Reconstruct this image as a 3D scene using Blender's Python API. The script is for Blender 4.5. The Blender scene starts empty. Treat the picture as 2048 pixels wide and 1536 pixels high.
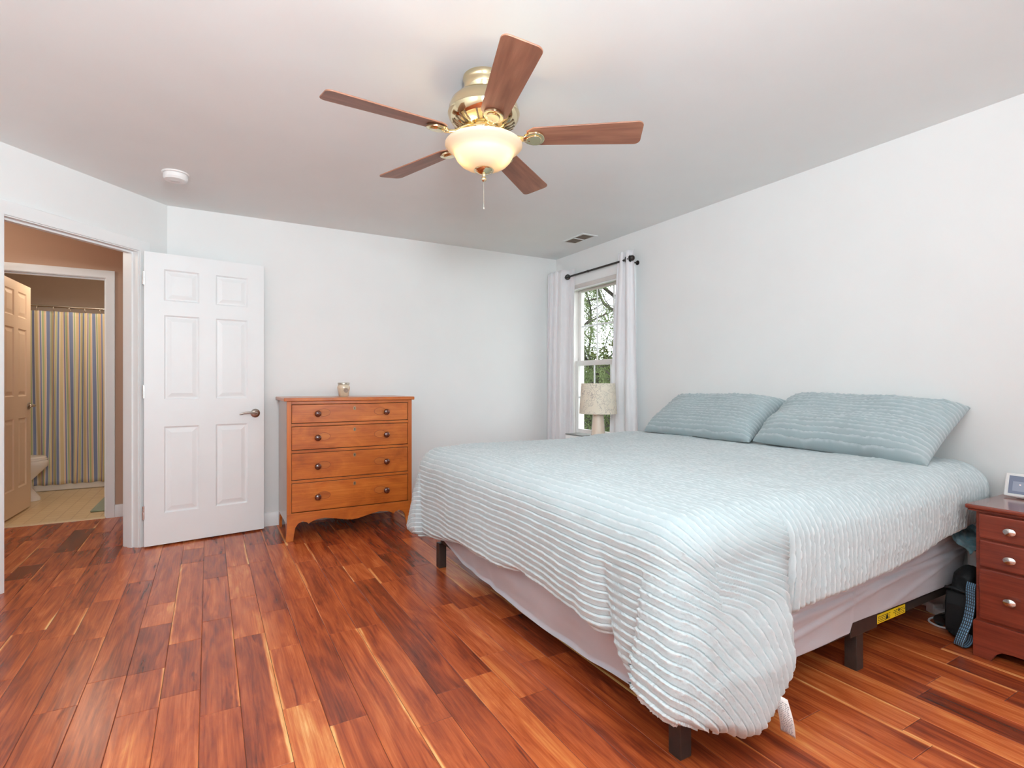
import bpy, bmesh, math, random
import numpy as np
from mathutils import Vector, Matrix

# ------------------------------------------------------------------ camera, world, lights
S = bpy.context.scene
C = S.collection
PI = math.pi
F_PX, CAM_H, YAW = 1063.0, 1.13, math.radians(29.73)
cd = bpy.data.cameras.new('camera'); cam = bpy.data.objects.new('camera', cd); C.objects.link(cam)
cd.sensor_fit = 'HORIZONTAL'; cd.sensor_width = 36.0; cd.lens = 36.0 * F_PX / 2048.0
cd.clip_start = 0.05; cd.clip_end = 200
cam.location = (0, 0, CAM_H); cam.rotation_euler = (PI / 2, 0, -YAW)
S.camera = cam
S.view_settings.view_transform = 'Standard'; S.view_settings.look = 'None'
S.view_settings.exposure = 0.08; S.view_settings.gamma = 1.0
S.view_settings.use_curve_mapping = False
try:
    S.cycles.max_bounces = 14; S.cycles.diffuse_bounces = 8; S.cycles.transparent_max_bounces = 16
    S.cycles.caustics_reflective = False; S.cycles.caustics_refractive = False
    S.cycles.sample_clamp_indirect = 6.0
    S.cycles.use_denoising = True
except Exception:
    pass
W = bpy.data.worlds.new('sky'); S.world = W; W.use_nodes = True
_bg = W.node_tree.nodes['Background']; _bg.inputs['Color'].default_value = (0.93, 0.97, 1.0, 1); _bg.inputs['Strength'].default_value = 4.0

def area(name, loc, rot, sx, sy, power, col):
    l = bpy.data.lights.new(name, 'AREA'); l.shape = 'RECTANGLE'; l.size = sx; l.size_y = sy; l.energy = power; l.color = col
    o = bpy.data.objects.new(name, l); C.objects.link(o); o.location = loc; o.rotation_euler = rot
    return o
def point(name, loc, power, col, r=0.03):
    l = bpy.data.lights.new(name, 'POINT'); l.energy = power; l.color = col; l.shadow_soft_size = r
    o = bpy.data.objects.new(name, l); C.objects.link(o); o.location = loc
    return o
FILL_TINT = (0.83, 0.94, 1.0)
# unseen fill lights added at the two made-up windows behind the camera
area('rear_fill', (-0.35, -1.26, 1.45), (PI / 2, 0, PI), 1.05, 1.45, 100, FILL_TINT)
area('rear_fill', (1.75, -1.26, 1.45), (PI / 2, 0, PI), 1.05, 1.45, 100, FILL_TINT)
# unseen fill light added behind the camera, bounced off the ceiling
area('ceiling_bounce_fill', (0.0, -0.45, 1.85), Vector((0.05, -0.63, -0.78)).to_track_quat('Z', 'Y').to_euler(), 0.6, 0.6, 142, (0.85, 0.95, 1.0))
BATH = (1.0, 0.84, 0.66)
point('hall_fill', (-1.7, 4.7, 2.3), 15, (1.0, 0.86, 0.72), 0.08)  # hall point light is unseen fill, added to brighten the hall
point('bathroom_lamp', (-1.0, 6.5, 2.25), 15, BATH, 0.09)

# ------------------------------------------------------------------ node helpers
def srgb(r, g, b):
    f = lambda c: (c / 255.0) / 12.92 if c <= 10 else ((c / 255.0 + 0.055) / 1.055) ** 2.4
    return (f(r), f(g), f(b), 1.0)
class NT:
    def __init__(s, name):
        s.m = bpy.data.materials.new(name); s.m.use_nodes = True; s.t = s.m.node_tree
        s.b = s.t.nodes['Principled BSDF']; s.out = s.t.nodes['Material Output']
    def n(s, typ, ins=None, **kw):
        x = s.t.nodes.new(typ)
        for k, v in kw.items(): setattr(x, k, v)
        for k, v in (ins or {}).items(): s.put(x.inputs[k], v)
        return x
    def put(s, sock, v):
        if isinstance(v, bpy.types.NodeSocket): s.t.links.new(v, sock)
        elif isinstance(v, bpy.types.Node): s.t.links.new(v.outputs[0], sock)
        else: sock.default_value = v
    def math(s, op, a, b=0.0, c=None):
        x = s.n('ShaderNodeMath', operation=op); s.put(x.inputs[0], a); s.put(x.inputs[1], b)
        if c is not None: s.put(x.inputs[2], c)
        return x.outputs[0]
    def vmath(s, op, a, b):
        x = s.n('ShaderNodeVectorMath', operation=op); s.put(x.inputs[0], a); s.put(x.inputs[1], b)
        return x.outputs[0]
    def noise(s, vec, scale, detail=2.0, rough=0.5, dist=0.0):
        x = s.n('ShaderNodeTexNoise', {'Scale': scale, 'Detail': detail, 'Roughness': rough, 'Distortion': dist})
        if vec is not None: s.put(x.inputs['Vector'], vec)
        return x.outputs[0]
    def ramp(s, fac, stops, interp='LINEAR'):
        x = s.n('ShaderNodeValToRGB'); r = x.color_ramp; r.interpolation = interp
        while len(r.elements) < len(stops): r.elements.new(0.5)
        for e, (p, c) in zip(r.elements, stops): e.position = p; e.color = c
        s.put(x.inputs['Fac'], fac); return x.outputs[0]
    def mix(s, fac, a, b, mode='MIX'):
        x = s.n('ShaderNodeMix', data_type='RGBA', blend_type=mode)
        s.put(x.inputs[0], fac); s.put(x.inputs[6], a); s.put(x.inputs[7], b); return x.outputs[2]
    def bump(s, h, strength=0.3, dist=0.002):
        x = s.n('ShaderNodeBump', {'Strength': strength, 'Distance': dist}); s.put(x.inputs['Height'], h)
        s.put(s.b.inputs['Normal'], x.outputs[0])
    def obj(s): return s.n('ShaderNodeTexCoord').outputs['Object']
    def uv(s): return s.n('ShaderNodeTexCoord').outputs['UV']
    def set(s, **kw):
        for k, v in kw.items(): s.put(s.b.inputs[k.replace('_', ' ')], v)
        return s

def plain(name, col, rough=0.6, metal=0.0, var=0.06, scale=6.0, bump=0.0, bscale=200.0, spec=0.5, **kw):
    t = NT(name); v = t.obj()
    lo = tuple(c * (1 - var) for c in col[:3]) + (1,); hi = tuple(min(1, c * (1 + var)) for c in col[:3]) + (1,)
    t.set(Base_Color=t.ramp(t.noise(v, scale, 3), [(0.3, lo), (0.7, hi)]), Roughness=rough, Metallic=metal, Specular_IOR_Level=spec, **kw)
    if bump: t.bump(t.noise(v, bscale, 2), bump)
    return t.m

def wood(name, stops, across=0, along=1, fa=9.0, fl=0.9, rough=0.35, attr=None, figure=0.25, tone=0.0, bumpk=0.1, coat=0.0, wave=False, spec=0.5, fibk=0.18):
    """grain runs along one object axis; attr = per-board colour attribute (tone, seed, seed, sapwood)"""
    t = NT(name); v = t.obj()
    sc = [fa, fa, fa]; sc[along] = fl
    p = t.vmath('MULTIPLY', v, tuple(sc))
    tv = None
    if attr:
        a = t.n('ShaderNodeAttribute', attribute_name=attr)
        sep = t.n('ShaderNodeSeparateColor'); t.put(sep.inputs[0], a.outputs['Color'])
        p = t.vmath('ADD', p, t.vmath('MULTIPLY', a.outputs['Color'], (0.0, 91.0, 57.0)))
        tv = sep.outputs[0]
    w = t.noise(p, 0.55, 2, 0.5)
    fig = t.math('SINE', t.math('MULTIPLY', t.noise(p, 0.42, 1.5, 0.45, 0.6), 55.0))
    g1 = t.noise(p, 1.6, 6, 0.62, 0.9)
    sc2 = [150.0] * 3; sc2[along] = 3.0
    fib = t.noise(t.vmath('MULTIPLY', v, tuple(sc2)), 1.0, 3, 0.6)
    val = t.math('ADD', t.math('MULTIPLY', g1, 0.75), t.math('MULTIPLY', w, 0.35))
    val = t.math('ADD', val, t.math('MULTIPLY', fig, figure * 0.22))
    val = t.math('ADD', val, t.math('MULTIPLY', t.math('SUBTRACT', fib, 0.5), fibk))
    val = t.math('ADD', val, tone - 0.05)
    if tv is not None: val = t.math('ADD', val, t.math('MULTIPLY', t.math('SUBTRACT', tv, 0.5), 0.5))
    if attr:   # some boards carry a pale sapwood strip along one edge and dark heartwood streaks
        ea = t.n('ShaderNodeAttribute', attribute_name='board_edge'); es = t.n('ShaderNodeSeparateColor'); t.put(es.inputs[0], ea.outputs['Color'])
        wv_ = t.math('MULTIPLY', t.math('SUBTRACT', t.noise(p, 0.5, 3, 0.6), 0.5), 0.5)
        e_ = t.math('ADD', es.outputs[0], wv_); side_ = t.math('LESS_THAN', t.math('FRACT', t.math('MULTIPLY', es.outputs[1], 7.0)), 0.5)
        e2 = t.math('ADD', t.math('MULTIPLY', e_, side_), t.math('MULTIPLY', t.math('SUBTRACT', 1.0, e_), t.math('SUBTRACT', 1.0, side_)))
        has = t.math('LESS_THAN', es.outputs[1], 0.30)
        edge = t.n('ShaderNodeMapRange', {1: 0.02, 2: 0.10, 3: 1.0, 4: 0.0}, interpolation_type='SMOOTHSTEP'); t.put(edge.inputs[0], e2)
        val = t.math('ADD', val, t.math('MULTIPLY', t.math('MULTIPLY', edge.outputs[0], has), 0.34))
        dk = t.n('ShaderNodeMapRange', {1: 0.62, 2: 0.72, 3: 0.0, 4: 0.20}, interpolation_type='SMOOTHSTEP'); t.put(dk.inputs[0], t.noise(t.vmath('MULTIPLY', p, (1.3, 0.8, 1.0)), 1.0, 4, 0.6, 1.2))
        val = t.math('SUBTRACT', val, dk.outputs[0])
    col = t.ramp(val, stops)
    t.set(Base_Color=col, Roughness=rough, Specular_IOR_Level=spec)
    if coat: t.set(Coat_Weight=coat, Coat_Roughness=0.12)
    if wave:
        sw = [26.0] * 3; sw[along] = 1.6
        h = t.math('ADD', t.noise(t.vmath('MULTIPLY', v, tuple(sw)), 1.0, 2, 0.5), t.math('MULTIPLY', fib, 0.08))
        t.bump(h, 0.22, 0.004)
    elif bumpk: t.bump(fib, bumpk, 0.001)
    return t.m

# ------------------------------------------------------------------ mesh helpers
class MB:
    def __init__(s): s.v = []; s.f = []; s.mi = []; s.cur = 0
    def add(s, vs, fs):
        o = len(s.v); s.v += [tuple(map(float, p)) for p in vs]
        for f in fs: s.f.append([i + o for i in f]); s.mi.append(s.cur)
        return s
    def box(s, x0, x1, y0, y1, z0, z1):
        return s.add([(x0, y0, z0), (x1, y0, z0), (x1, y1, z0), (x0, y1, z0), (x0, y0, z1), (x1, y0, z1), (x1, y1, z1), (x0, y1, z1)],
                     [(0, 3, 2, 1), (4, 5, 6, 7), (0, 1, 5, 4), (1, 2, 6, 5), (2, 3, 7, 6), (3, 0, 4, 7)])
    def prism(s, poly, axis, a0, a1):
        """poly is 2D; axis 0 -> (y,z), 1 -> (x,z), 2 -> (x,y)"""
        mk = {0: lambda p, a: (a, p[0], p[1]), 1: lambda p, a: (p[0], a, p[1]), 2: lambda p, a: (p[0], p[1], a)}[axis]
        n = len(poly)
        vs = [mk(p, a0) for p in poly] + [mk(p, a1) for p in poly]
        return s.add(vs, [list(range(n))[::-1], list(range(n, 2 * n))] + [(i, (i + 1) % n, n + (i + 1) % n, n + i) for i in range(n)])
    def lathe(s, prof, seg=32, c=(0, 0, 0), M=None, close=True, ang=2 * PI):
        vs = []; fs = []; n = len(prof)
        for i in range(seg):
            a = ang * i / seg
            for r, z in prof: vs.append((r * math.cos(a), r * math.sin(a), z))
        for i in range(seg):
            j = (i + 1) % seg
            for k in range(n - 1):
                fs.append((i * n + k, j * n + k, j * n + k + 1, i * n + k + 1))
        if close:
            for k in (0, n - 1):
                if prof[k][0] > 1e-6: fs.append([i * n + k for i in range(seg)][::(-1 if k == 0 else 1)])
        if M is not None: vs = [tuple(M @ Vector(p)) for p in vs]
        return s.add([(p[0] + c[0], p[1] + c[1], p[2] + c[2]) for p in vs], fs)
    def tube(s, pts, r, seg=8, cap=True, flat=None):
        pts = [Vector(p) for p in pts]; n = len(pts); vs = []; fs = []
        up = Vector((0, 0, 1)); prev = None
        for i, p in enumerate(pts):
            d = (pts[min(i + 1, n - 1)] - pts[max(i - 1, 0)]).normalized()
            if prev is None:
                a = d.cross(up)
                if a.length < 1e-3: a = d.cross(Vector((1, 0, 0)))
            else: a = prev - d * prev.dot(d)
            a.normalize(); prev = a; b = d.cross(a)
            rr = r[i] if isinstance(r, (list, tuple)) else r
            ra, rb = (rr, rr) if flat is None else (rr * flat[0], rr * flat[1])
            for k in range(seg):
                t = 2 * PI * k / seg
                vs.append(p + a * ra * math.cos(t) + b * rb * math.sin(t))
        for i in range(n - 1):
            for k in range(seg):
                l = (k + 1) % seg
                fs.append((i * seg + k, i * seg + l, (i + 1) * seg + l, (i + 1) * seg + k))
        if cap: fs += [list(range(seg))[::-1], [(n - 1) * seg + k for k in range(seg)]]
        return s.add(vs, fs)
    def xform(s, M):
        s.v = [tuple(M @ Vector(p)) for p in s.v]; return s
    def build(s, name, mat, parent=None, smooth=None, bevel=0.0, loc=None, seg=2, subsurf=0):
        me = bpy.data.meshes.new(name); me.from_pydata(s.v, [], s.f); me.update()
        o = bpy.data.objects.new(name, me); C.objects.link(o)
        for m in (mat if isinstance(mat, (list, tuple)) else [mat]): me.materials.append(m)
        if any(s.mi): me.polygons.foreach_set('material_index', s.mi)
        bm = bmesh.new(); bm.from_mesh(me); bmesh.ops.recalc_face_normals(bm, faces=bm.faces); bm.to_mesh(me); bm.free()
        if smooth is not None:
            me.polygons.foreach_set('use_smooth', [True] * len(me.polygons))
            me.set_sharp_from_angle(angle=math.radians(smooth))
        if bevel:
            b = o.modifiers.new('bevel', 'BEVEL'); b.width = bevel; b.segments = seg; b.limit_method = 'ANGLE'; b.angle_limit = math.radians(40)
        if subsurf:
            b = o.modifiers.new('sub', 'SUBSURF'); b.levels = subsurf; b.render_levels = subsurf
        if parent is not None: o.parent = parent
        if loc is not None: o.location = loc
        return o

def grid_mesh(name, P, mat, parent=None, smooth=True, thick=0.0, uv=None, wrap=False, offset=-1):
    """P: (n,m,3) array of points"""
    n, m, _ = P.shape
    me = bpy.data.meshes.new(name)
    idx = np.arange(n * m).reshape(n, m)
    if wrap: idx = np.concatenate([idx, idx[:, :1]], 1)
    q = np.stack([idx[:-1, :-1], idx[1:, :-1], idx[1:, 1:], idx[:-1, 1:]], -1).reshape(-1, 4)
    me.vertices.add(n * m); me.vertices.foreach_set('co', P.reshape(-1).astype(np.float32))
    me.loops.add(q.size); me.loops.foreach_set('vertex_index', q.reshape(-1).astype(np.int32))
    me.polygons.add(len(q)); me.polygons.foreach_set('loop_start', np.arange(0, q.size, 4, dtype=np.int32))
    me.update(calc_edges=True); me.validate()
    if uv is not None:
        l = me.uv_layers.new(name='UVMap'); l.data.foreach_set('uv', uv.reshape(-1, 2)[q.reshape(-1)].reshape(-1).astype(np.float32))
    me.polygons.foreach_set('use_smooth', [smooth] * len(me.polygons))
    me.materials.append(mat)
    o = bpy.data.objects.new(name, me); C.objects.link(o)
    if thick:
        s = o.modifiers.new('thick', 'SOLIDIFY'); s.thickness = thick; s.offset = offset
    if parent is not None: o.parent = parent
    return o

def tag(o, label, cat, group=None, kind=None):
    o['label'] = label; o['category'] = cat
    if group: o['group'] = group
    if kind: o['kind'] = kind
    return o
def thing(name, loc, label, cat, rz=0.0, group=None, kind=None):
    o = bpy.data.objects.new(name, None); C.objects.link(o); o.location = loc; o.rotation_euler = (0, 0, rz)
    o.empty_display_size = 0.1
    return tag(o, label, cat, group, kind)
def struct(o, label, cat): return tag(o, label, cat, kind='structure')

def hashn(i, j, seed=0):
    x = np.sin(i * 127.1 + j * 311.7 + seed * 74.7) * 43758.5453
    return x - np.floor(x)
def vnoise(x, y, seed=0):
    xi, yi = np.floor(x), np.floor(y); fx, fy = x - xi, y - yi
    fx = fx * fx * (3 - 2 * fx); fy = fy * fy * (3 - 2 * fy)
    a = hashn(xi, yi, seed); b = hashn(xi + 1, yi, seed); c = hashn(xi, yi + 1, seed); d = hashn(xi + 1, yi + 1, seed)
    return (a * (1 - fx) + b * fx) * (1 - fy) + (c * (1 - fx) + d * fx) * fy - 0.5
def fbm(x, y, seed=0, o=3):
    r = 0; amp = 1.0
    for k in range(o): r = r + amp * vnoise(x * 2 ** k, y * 2 ** k, seed + k); amp *= 0.5
    return r
def arr(x): return np.asarray(x, float)

# ------------------------------------------------------------------ materials
M = {}
M['wall'] = plain('wall_paint', (0.80, 0.81, 0.805, 1), 0.75, var=0.012, scale=3, bump=0.04, bscale=350)
M['ceil'] = plain('ceiling_paint', (0.80, 0.83, 0.825, 1), 0.85, var=0.012, scale=3, bump=0.04, bscale=300)
M['tan'] = plain('tan_paint', srgb(190, 157, 134), 0.75, var=0.02, scale=3, bump=0.05, bscale=350)
M['bathwall'] = plain('bathroom_paint', srgb(190, 168, 150), 0.7, var=0.02, bump=0.04, bscale=350)
M['trim'] = plain('trim_white', (0.82, 0.835, 0.835, 1), 0.38, var=0.015, scale=4)
M['door'] = plain('door_white', (0.81, 0.83, 0.835, 1), 0.42, var=0.015, scale=4, bump=0.03, bscale=120)
M['bathdoor'] = plain('bathroom_door_lamp_tint', (0.80, 0.62, 0.46, 1), 0.42, var=0.015, scale=4)  # warm glow of the bathroom lamp is put into this door colour
M['brass'] = plain('polished_brass', (0.80, 0.68, 0.44, 1), 0.1, 1.0, var=0.03)
M['nickel'] = plain('satin_nickel', (0.50, 0.44, 0.39, 1), 0.28, 1.0, var=0.05)
M['steel'] = plain('bright_steel', (0.82, 0.80, 0.77, 1), 0.2, 1.0, var=0.04)
M['dark'] = plain('dark_gap', (0.012, 0.010, 0.009, 1), 0.8)
M['iron'] = plain('dark_rod_metal', (0.045, 0.038, 0.035, 1), 0.38, 0.7, var=0.1)
M['frame'] = plain('bed_frame_metal', (0.055, 0.038, 0.032, 1), 0.45, 0.35, var=0.12, scale=30)
M['white_plastic'] = plain('white_plastic', (0.82, 0.81, 0.80, 1), 0.35, var=0.02)
M['porcelain'] = plain('porcelain', (0.84, 0.79, 0.72, 1), 0.12, var=0.01)
M['black_plastic'] = plain('black_plastic', (0.012, 0.012, 0.013, 1), 0.25)
M['chrome'] = plain('chrome', (0.75, 0.72, 0.66, 1), 0.12, 1.0)

FLOOR_STOPS = [(0.14, srgb(86, 36, 22)), (0.34, srgb(136, 58, 32)), (0.50, srgb(172, 80, 40)), (0.64, srgb(198, 104, 54)), (0.78, srgb(218, 136, 76)), (0.92, srgb(240, 186, 118))]
M['floor'] = wood('acacia_planks', FLOOR_STOPS, 0, 1, 13.0, 1.5, 0.27, attr='plank', figure=0.16, wave=True, tone=-0.05, fibk=0.36)
M['seam'] = plain('plank_seam', srgb(58, 24, 14), 0.7)
CH = [(0.15, srgb(118, 52, 16)), (0.4, srgb(170, 86, 30)), (0.6, srgb(196, 108, 42)), (0.85, srgb(216, 136, 66))]
M['cherry_h'] = wood('honey_cherry_wide', CH, 2, 0, 5.0, 2.2, 0.3, figure=0.10, coat=0.3, fibk=0.4)
M['cherry_v'] = wood('honey_cherry_upright', CH, 0, 2, 5.0, 0.6, 0.32, figure=0.10, coat=0.3)
M['cherry_side'] = wood('honey_cherry_side', [(0.2, srgb(120, 70, 40)), (0.8, srgb(180, 130, 95))], 1, 2, 5.0, 0.6, 0.25, figure=0.1, coat=0.5)
M['knob'] = plain('turned_knob_wood', srgb(92, 44, 28), 0.22, var=0.2, scale=30, Coat_Weight=0.6)
MH = [(0.15, srgb(78, 26, 17)), (0.45, srgb(114, 46, 31)), (0.7, srgb(132, 58, 40)), (0.9, srgb(150, 76, 54))]
M['mahog'] = wood('mahogany_front', MH, 2, 1, 12.0, 1.6, 0.33, figure=0.10, coat=0.3, fibk=0.7, bumpk=0.25)
M['mahog_top'] = wood('mahogany_top', MH, 0, 1, 10.0, 1.4, 0.2, figure=0.06, coat=0.6, tone=-0.05)
BL = [(0.2, srgb(112, 72, 56)), (0.5, srgb(146, 99, 77)), (0.8, srgb(172, 123, 98))]
M['blade'] = wood('fan_blade_wood', BL, 1, 0, 14.0, 1.4, 0.42, figure=0.18)

def fabric(name, col, rough=0.9, bs=700.0, bump=0.25, var=0.06, vs=8.0, tuft=None):
    t = NT(name); v = t.obj()
    lo = tuple(c * (1 - var) for c in col[:3]) + (1,); hi = tuple(min(1, c * (1 + var)) for c in col[:3]) + (1,)
    bc = t.ramp(t.noise(v, vs, 4), [(0.3, lo), (0.7, hi)])
    if tuft: bc = t.mix(t.n('ShaderNodeAttribute', attribute_name='tuft').outputs['Fac'], bc, tuft)   # paler frayed ruffle thread; its contrast also paints in shade between rows
    t.set(Base_Color=bc, Roughness=rough, Sheen_Weight=0.25, Sheen_Roughness=0.5, Specular_IOR_Level=0.2)
    t.bump(t.noise(v, bs, 3, 0.7), bump, 0.002); return t.m
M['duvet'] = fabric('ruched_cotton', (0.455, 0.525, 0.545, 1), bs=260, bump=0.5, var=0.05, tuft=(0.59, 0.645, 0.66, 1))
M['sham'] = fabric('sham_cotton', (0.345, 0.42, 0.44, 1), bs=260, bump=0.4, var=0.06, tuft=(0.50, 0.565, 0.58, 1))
M['sheet'] = fabric('grey_sheet', srgb(186, 184, 190), bs=500, bump=0.12, var=0.04, vs=4)
M['curtain'] = fabric('white_curtain_cloth', (0.80, 0.79, 0.81, 1), bs=600, bump=0.1, var=0.02)
M['teal'] = fabric('teal_cloth', srgb(96, 130, 140), bs=300, bump=0.5, var=0.2, vs=20)
M['bag'] = plain('black_nylon', (0.012, 0.012, 0.013, 1), 0.6, var=0.3, bump=0.3, bscale=500, spec=0.25)
M['mat'] = fabric('green_mat', srgb(140, 152, 128), bs=250, bump=0.8, var=0.12, vs=40)

# ------------------------------------------------------------------ setting
H = 2.44
A = Vector((-0.263, 4.643)); ANG = math.radians(42.5); DV = Vector((math.sin(ANG), math.cos(ANG))); NV = Vector((DV.y, -DV.x))  # NV points into the bedroom
def awp(u, n): p = A - DV * u + NV * n; return (p.x, p.y)
AM = Matrix(((-DV.x, NV.x, 0, A.x), (-DV.y, NV.y, 0, A.y), (0, 0, 1, 0), (0, 0, 0, 1)))  # local (u, n, z) -> world

# floor: one board after another, each with its own tone
rnd = random.Random(11)
P0, PITCH = -0.026, 0.1245
fv = []; ff = []; fc = []; fm = []; fe = []
def plank(x0, x1, y0, y1, col):
    g, c, dz = 0.0006, 0.0022, 0.0012
    o = len(fv)
    for (ins, z) in ((g, -dz), (c, 0.0)):
        for (x, y) in ((x0 + ins, y0 + ins), (x1 - ins, y0 + ins), (x1 - ins, y1 - ins), (x0 + ins, y1 - ins)): fv.append((x, y, z)); fc.append(col); fe.append((0.0 if x < (x0 + x1) / 2 else 1.0, col[2], 0, 1))
    ff.append((o + 4, o + 5, o + 6, o + 7))
    for i in range(4): ff.append((o + i, o + (i + 1) % 4, o + 4 + (i + 1) % 4, o + 4 + i))
    fm.extend([0] * 5)
FX0, FX1, FY0, FY1 = -3.0, 3.19, -1.2, 5.6
k0 = math.floor((FX0 - P0) / PITCH)
def floor_pt(px, py):   # floor point seen at a pixel of the photograph
    a_, b_ = (px - 1024) / F_PX, (768 - py) / F_PX; t_ = -CAM_H / b_; c_, s_ = math.cos(YAW), math.sin(YAW)
    return ((a_ * c_ + s_) * t_, (-a_ * s_ + c_) * t_)
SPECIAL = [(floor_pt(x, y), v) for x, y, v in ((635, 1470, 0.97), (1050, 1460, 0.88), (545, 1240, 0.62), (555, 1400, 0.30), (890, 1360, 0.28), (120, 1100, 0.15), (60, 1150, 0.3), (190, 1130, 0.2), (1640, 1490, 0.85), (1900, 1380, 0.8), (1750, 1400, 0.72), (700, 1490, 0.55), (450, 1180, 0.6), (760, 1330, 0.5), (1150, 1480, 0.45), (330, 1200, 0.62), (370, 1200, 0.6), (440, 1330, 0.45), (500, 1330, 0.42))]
for k in range(k0, 60):
    x0 = P0 + k * PITCH; x1 = x0 + PITCH
    if x0 >= FX1: break
    x0c, x1c = max(x0, FX0), min(x1, FX1)
    y = FY0 - rnd.random() * 0.5
    while y < FY1:
        L = rnd.choice((0.3, 0.45, 0.45, 0.6, 0.75, 0.9, 1.2)) * rnd.uniform(0.9, 1.1)
        ya, yb = max(y, FY0), min(y + L, FY1)
        if yb - ya > 0.02:
            t = rnd.gauss(0.52, 0.13)
            if rnd.random() < 0.03: t = 0.85
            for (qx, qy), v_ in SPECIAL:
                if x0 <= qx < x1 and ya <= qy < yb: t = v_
            col = (min(1, max(0.1, t)), rnd.random(), rnd.random(), 1)
            plank(x0c, x1c, ya, yb, col)
        y += L
o = len(fv)
mb = MB(); mb.box(FX0, FX1, FY0, FY1, -0.06, -0.0013)
fv += mb.v; fc += [(0.5, 0, 0, 1)] * 8; fe += [(0.5, 0, 0, 1)] * 8; ff += [tuple(i + o for i in f) for f in mb.f]; fm += [1] * 6
me = bpy.data.meshes.new('floor'); me.from_pydata(fv, [], ff); me.update()
at = me.color_attributes.new('plank', 'FLOAT_COLOR', 'POINT'); at.data.foreach_set('color', np.array(fc, np.float32).reshape(-1))
at = me.color_attributes.new('board_edge', 'FLOAT_COLOR', 'POINT'); at.data.foreach_set('color', np.array(fe, np.float32).reshape(-1))
me.materials.append(M['floor']); me.materials.append(M['seam']); me.polygons.foreach_set('material_index', fm)
floor = bpy.data.objects.new('floor', me); C.objects.link(floor); struct(floor, 'glossy reddish brown plank wood floor of the bedroom and hall', 'floor')

struct(MB().box(-3.1, 3.34, -1.35, 8.2, H, H + 0.1).build('ceiling', M['ceil']), 'smooth off-white ceiling above the bedroom', 'ceiling')
struct(MB().box(-0.263, 3.34, 4.643, 4.76, 0, H).build('wall_back', M['wall']), 'pale white wall behind the chest of drawers', 'wall')
WY0, WY1, WZ0, WZ1 = 3.50, 4.375, 0.60, 2.105   # rough opening of the bed-wall window
b = MB()
for bx in ((-1.3, WY0, 0, H), (WY1, 4.643, 0, H), (WY0, WY1, 0, WZ0), (WY0, WY1, WZ1, H)): b.box(3.19, 3.34, *bx)
struct(b.build('wall_right', M['wall']), 'pale white wall behind the bed, with the window', 'wall')
U0, U1, HZ = 0.24, 1.04, 2.045     # doorway in the angled wall
b = MB(); b.box(0.0, U0 - 0.02, -0.115, 0, 0, H); b.box(U1 + 0.02, 1.62, -0.115, 0, 0, H); b.box(U0 - 0.02, U1 + 0.02, -0.115, 0, HZ + 0.02, H)
struct(b.xform(AM).build('wall_left', M['wall']), 'pale angled wall with the doorway to the hall', 'wall')
cx, cy = awp(1.6, 0)
struct(MB().box(cx - 0.115, cx, -1.3, cy, 0, H).build('wall_side', M['wall']), 'pale white wall on the camera side of the doorway', 'wall')
b = MB(); RW = ((-0.875, 0.175), (1.225, 2.275)); RZ = (0.7, 2.2)
xs = [cx - 0.115, RW[0][0], RW[0][1], RW[1][0], RW[1][1], 3.34]
for i in (0, 2, 4): b.box(xs[i], xs[i + 1], -1.3, -1.2, 0, H)
for a0, a1 in RW: b.box(a0, a1, -1.3, -1.2, 0, RZ[0]); b.box(a0, a1, -1.3, -1.2, RZ[1], H)
struct(b.build('wall_rear', M['wall']), 'pale white wall with two added windows behind the camera', 'wall')
# hall and bathroom shell
BX0, BX1, BHZ = -1.50, -0.755, 2.02
b = MB(); b.box(-3.1, BX0 - 0.02, 5.6, 5.715, 0, H); b.box(BX1 + 0.02, 0.3, 5.6, 5.715, 0, H); b.box(BX0 - 0.02, BX1 + 0.02, 5.6, 5.715, BHZ + 0.02, H)
struct(b.build('wall_hall', M['tan']), 'tan hall wall around the bathroom doorway', 'wall')
struct(MB().box(0.2, 0.3, 4.76, 5.6, 0, H).build('wall_hall_end', M['tan']), 'tan wall at the end of the hall', 'wall')
struct(MB().box(-3.1, cx - 0.115, 3.2, 3.3, 0, H).build('wall_hall_side', M['tan']), 'tan wall on the near side of the hall', 'wall')
struct(MB().box(-3.1, -3.0, 3.3, 5.6, 0, H).build('wall_hall_far', M['tan']), 'tan wall at the far left of the hall', 'wall')
# hall faces of the bedroom walls are the same tan
b = MB(); b.box(0.0, U0 - 0.022, -0.12, -0.1155, 0, H); b.box(U1 + 0.022, 1.62, -0.12, -0.1155, 0, H); b.box(U0 - 0.022, U1 + 0.022, -0.12, -0.1155, HZ + 0.022, H)
struct(b.xform(AM).build('wall_hall_lining', M['tan']), 'tan hall face of the angled doorway wall', 'wall')
t = NT('vinyl_tiles_cream'); br = t.n('ShaderNodeTexBrick', {'Vector': t.obj(), 'Scale': 1.0, 'Brick Width': 0.1, 'Row Height': 0.1, 'Mortar Size': 0.005, 'Color1': srgb(228, 205, 165), 'Color2': srgb(222, 197, 155), 'Mortar': srgb(206, 178, 136)}, offset=0.0)
t.set(Base_Color=br.outputs[0], Roughness=0.3)
struct(MB().box(-3.1, 0.3, 5.6, 8.2, -0.06, -0.002).build('floor_bathroom', t.m), 'cream vinyl tiled bathroom floor', 'floor')
struct(MB().box(-2.2, -2.1, 5.715, 8.2, 0, H).build('wall_bathroom_left', M['bathwall']), 'beige bathroom wall behind the toilet tank', 'wall')
struct(MB().box(-0.4, -0.3, 5.715, 8.2, 0, H).build('wall_bathroom_right', M['bathwall']), 'beige bathroom wall at the end of the tub', 'wall')
struct(MB().box(-2.1, -0.4, 8.1, 8.2, 0, H).build('wall_bathroom_back', M['bathwall']), 'beige wall behind the bathtub', 'wall')

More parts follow.
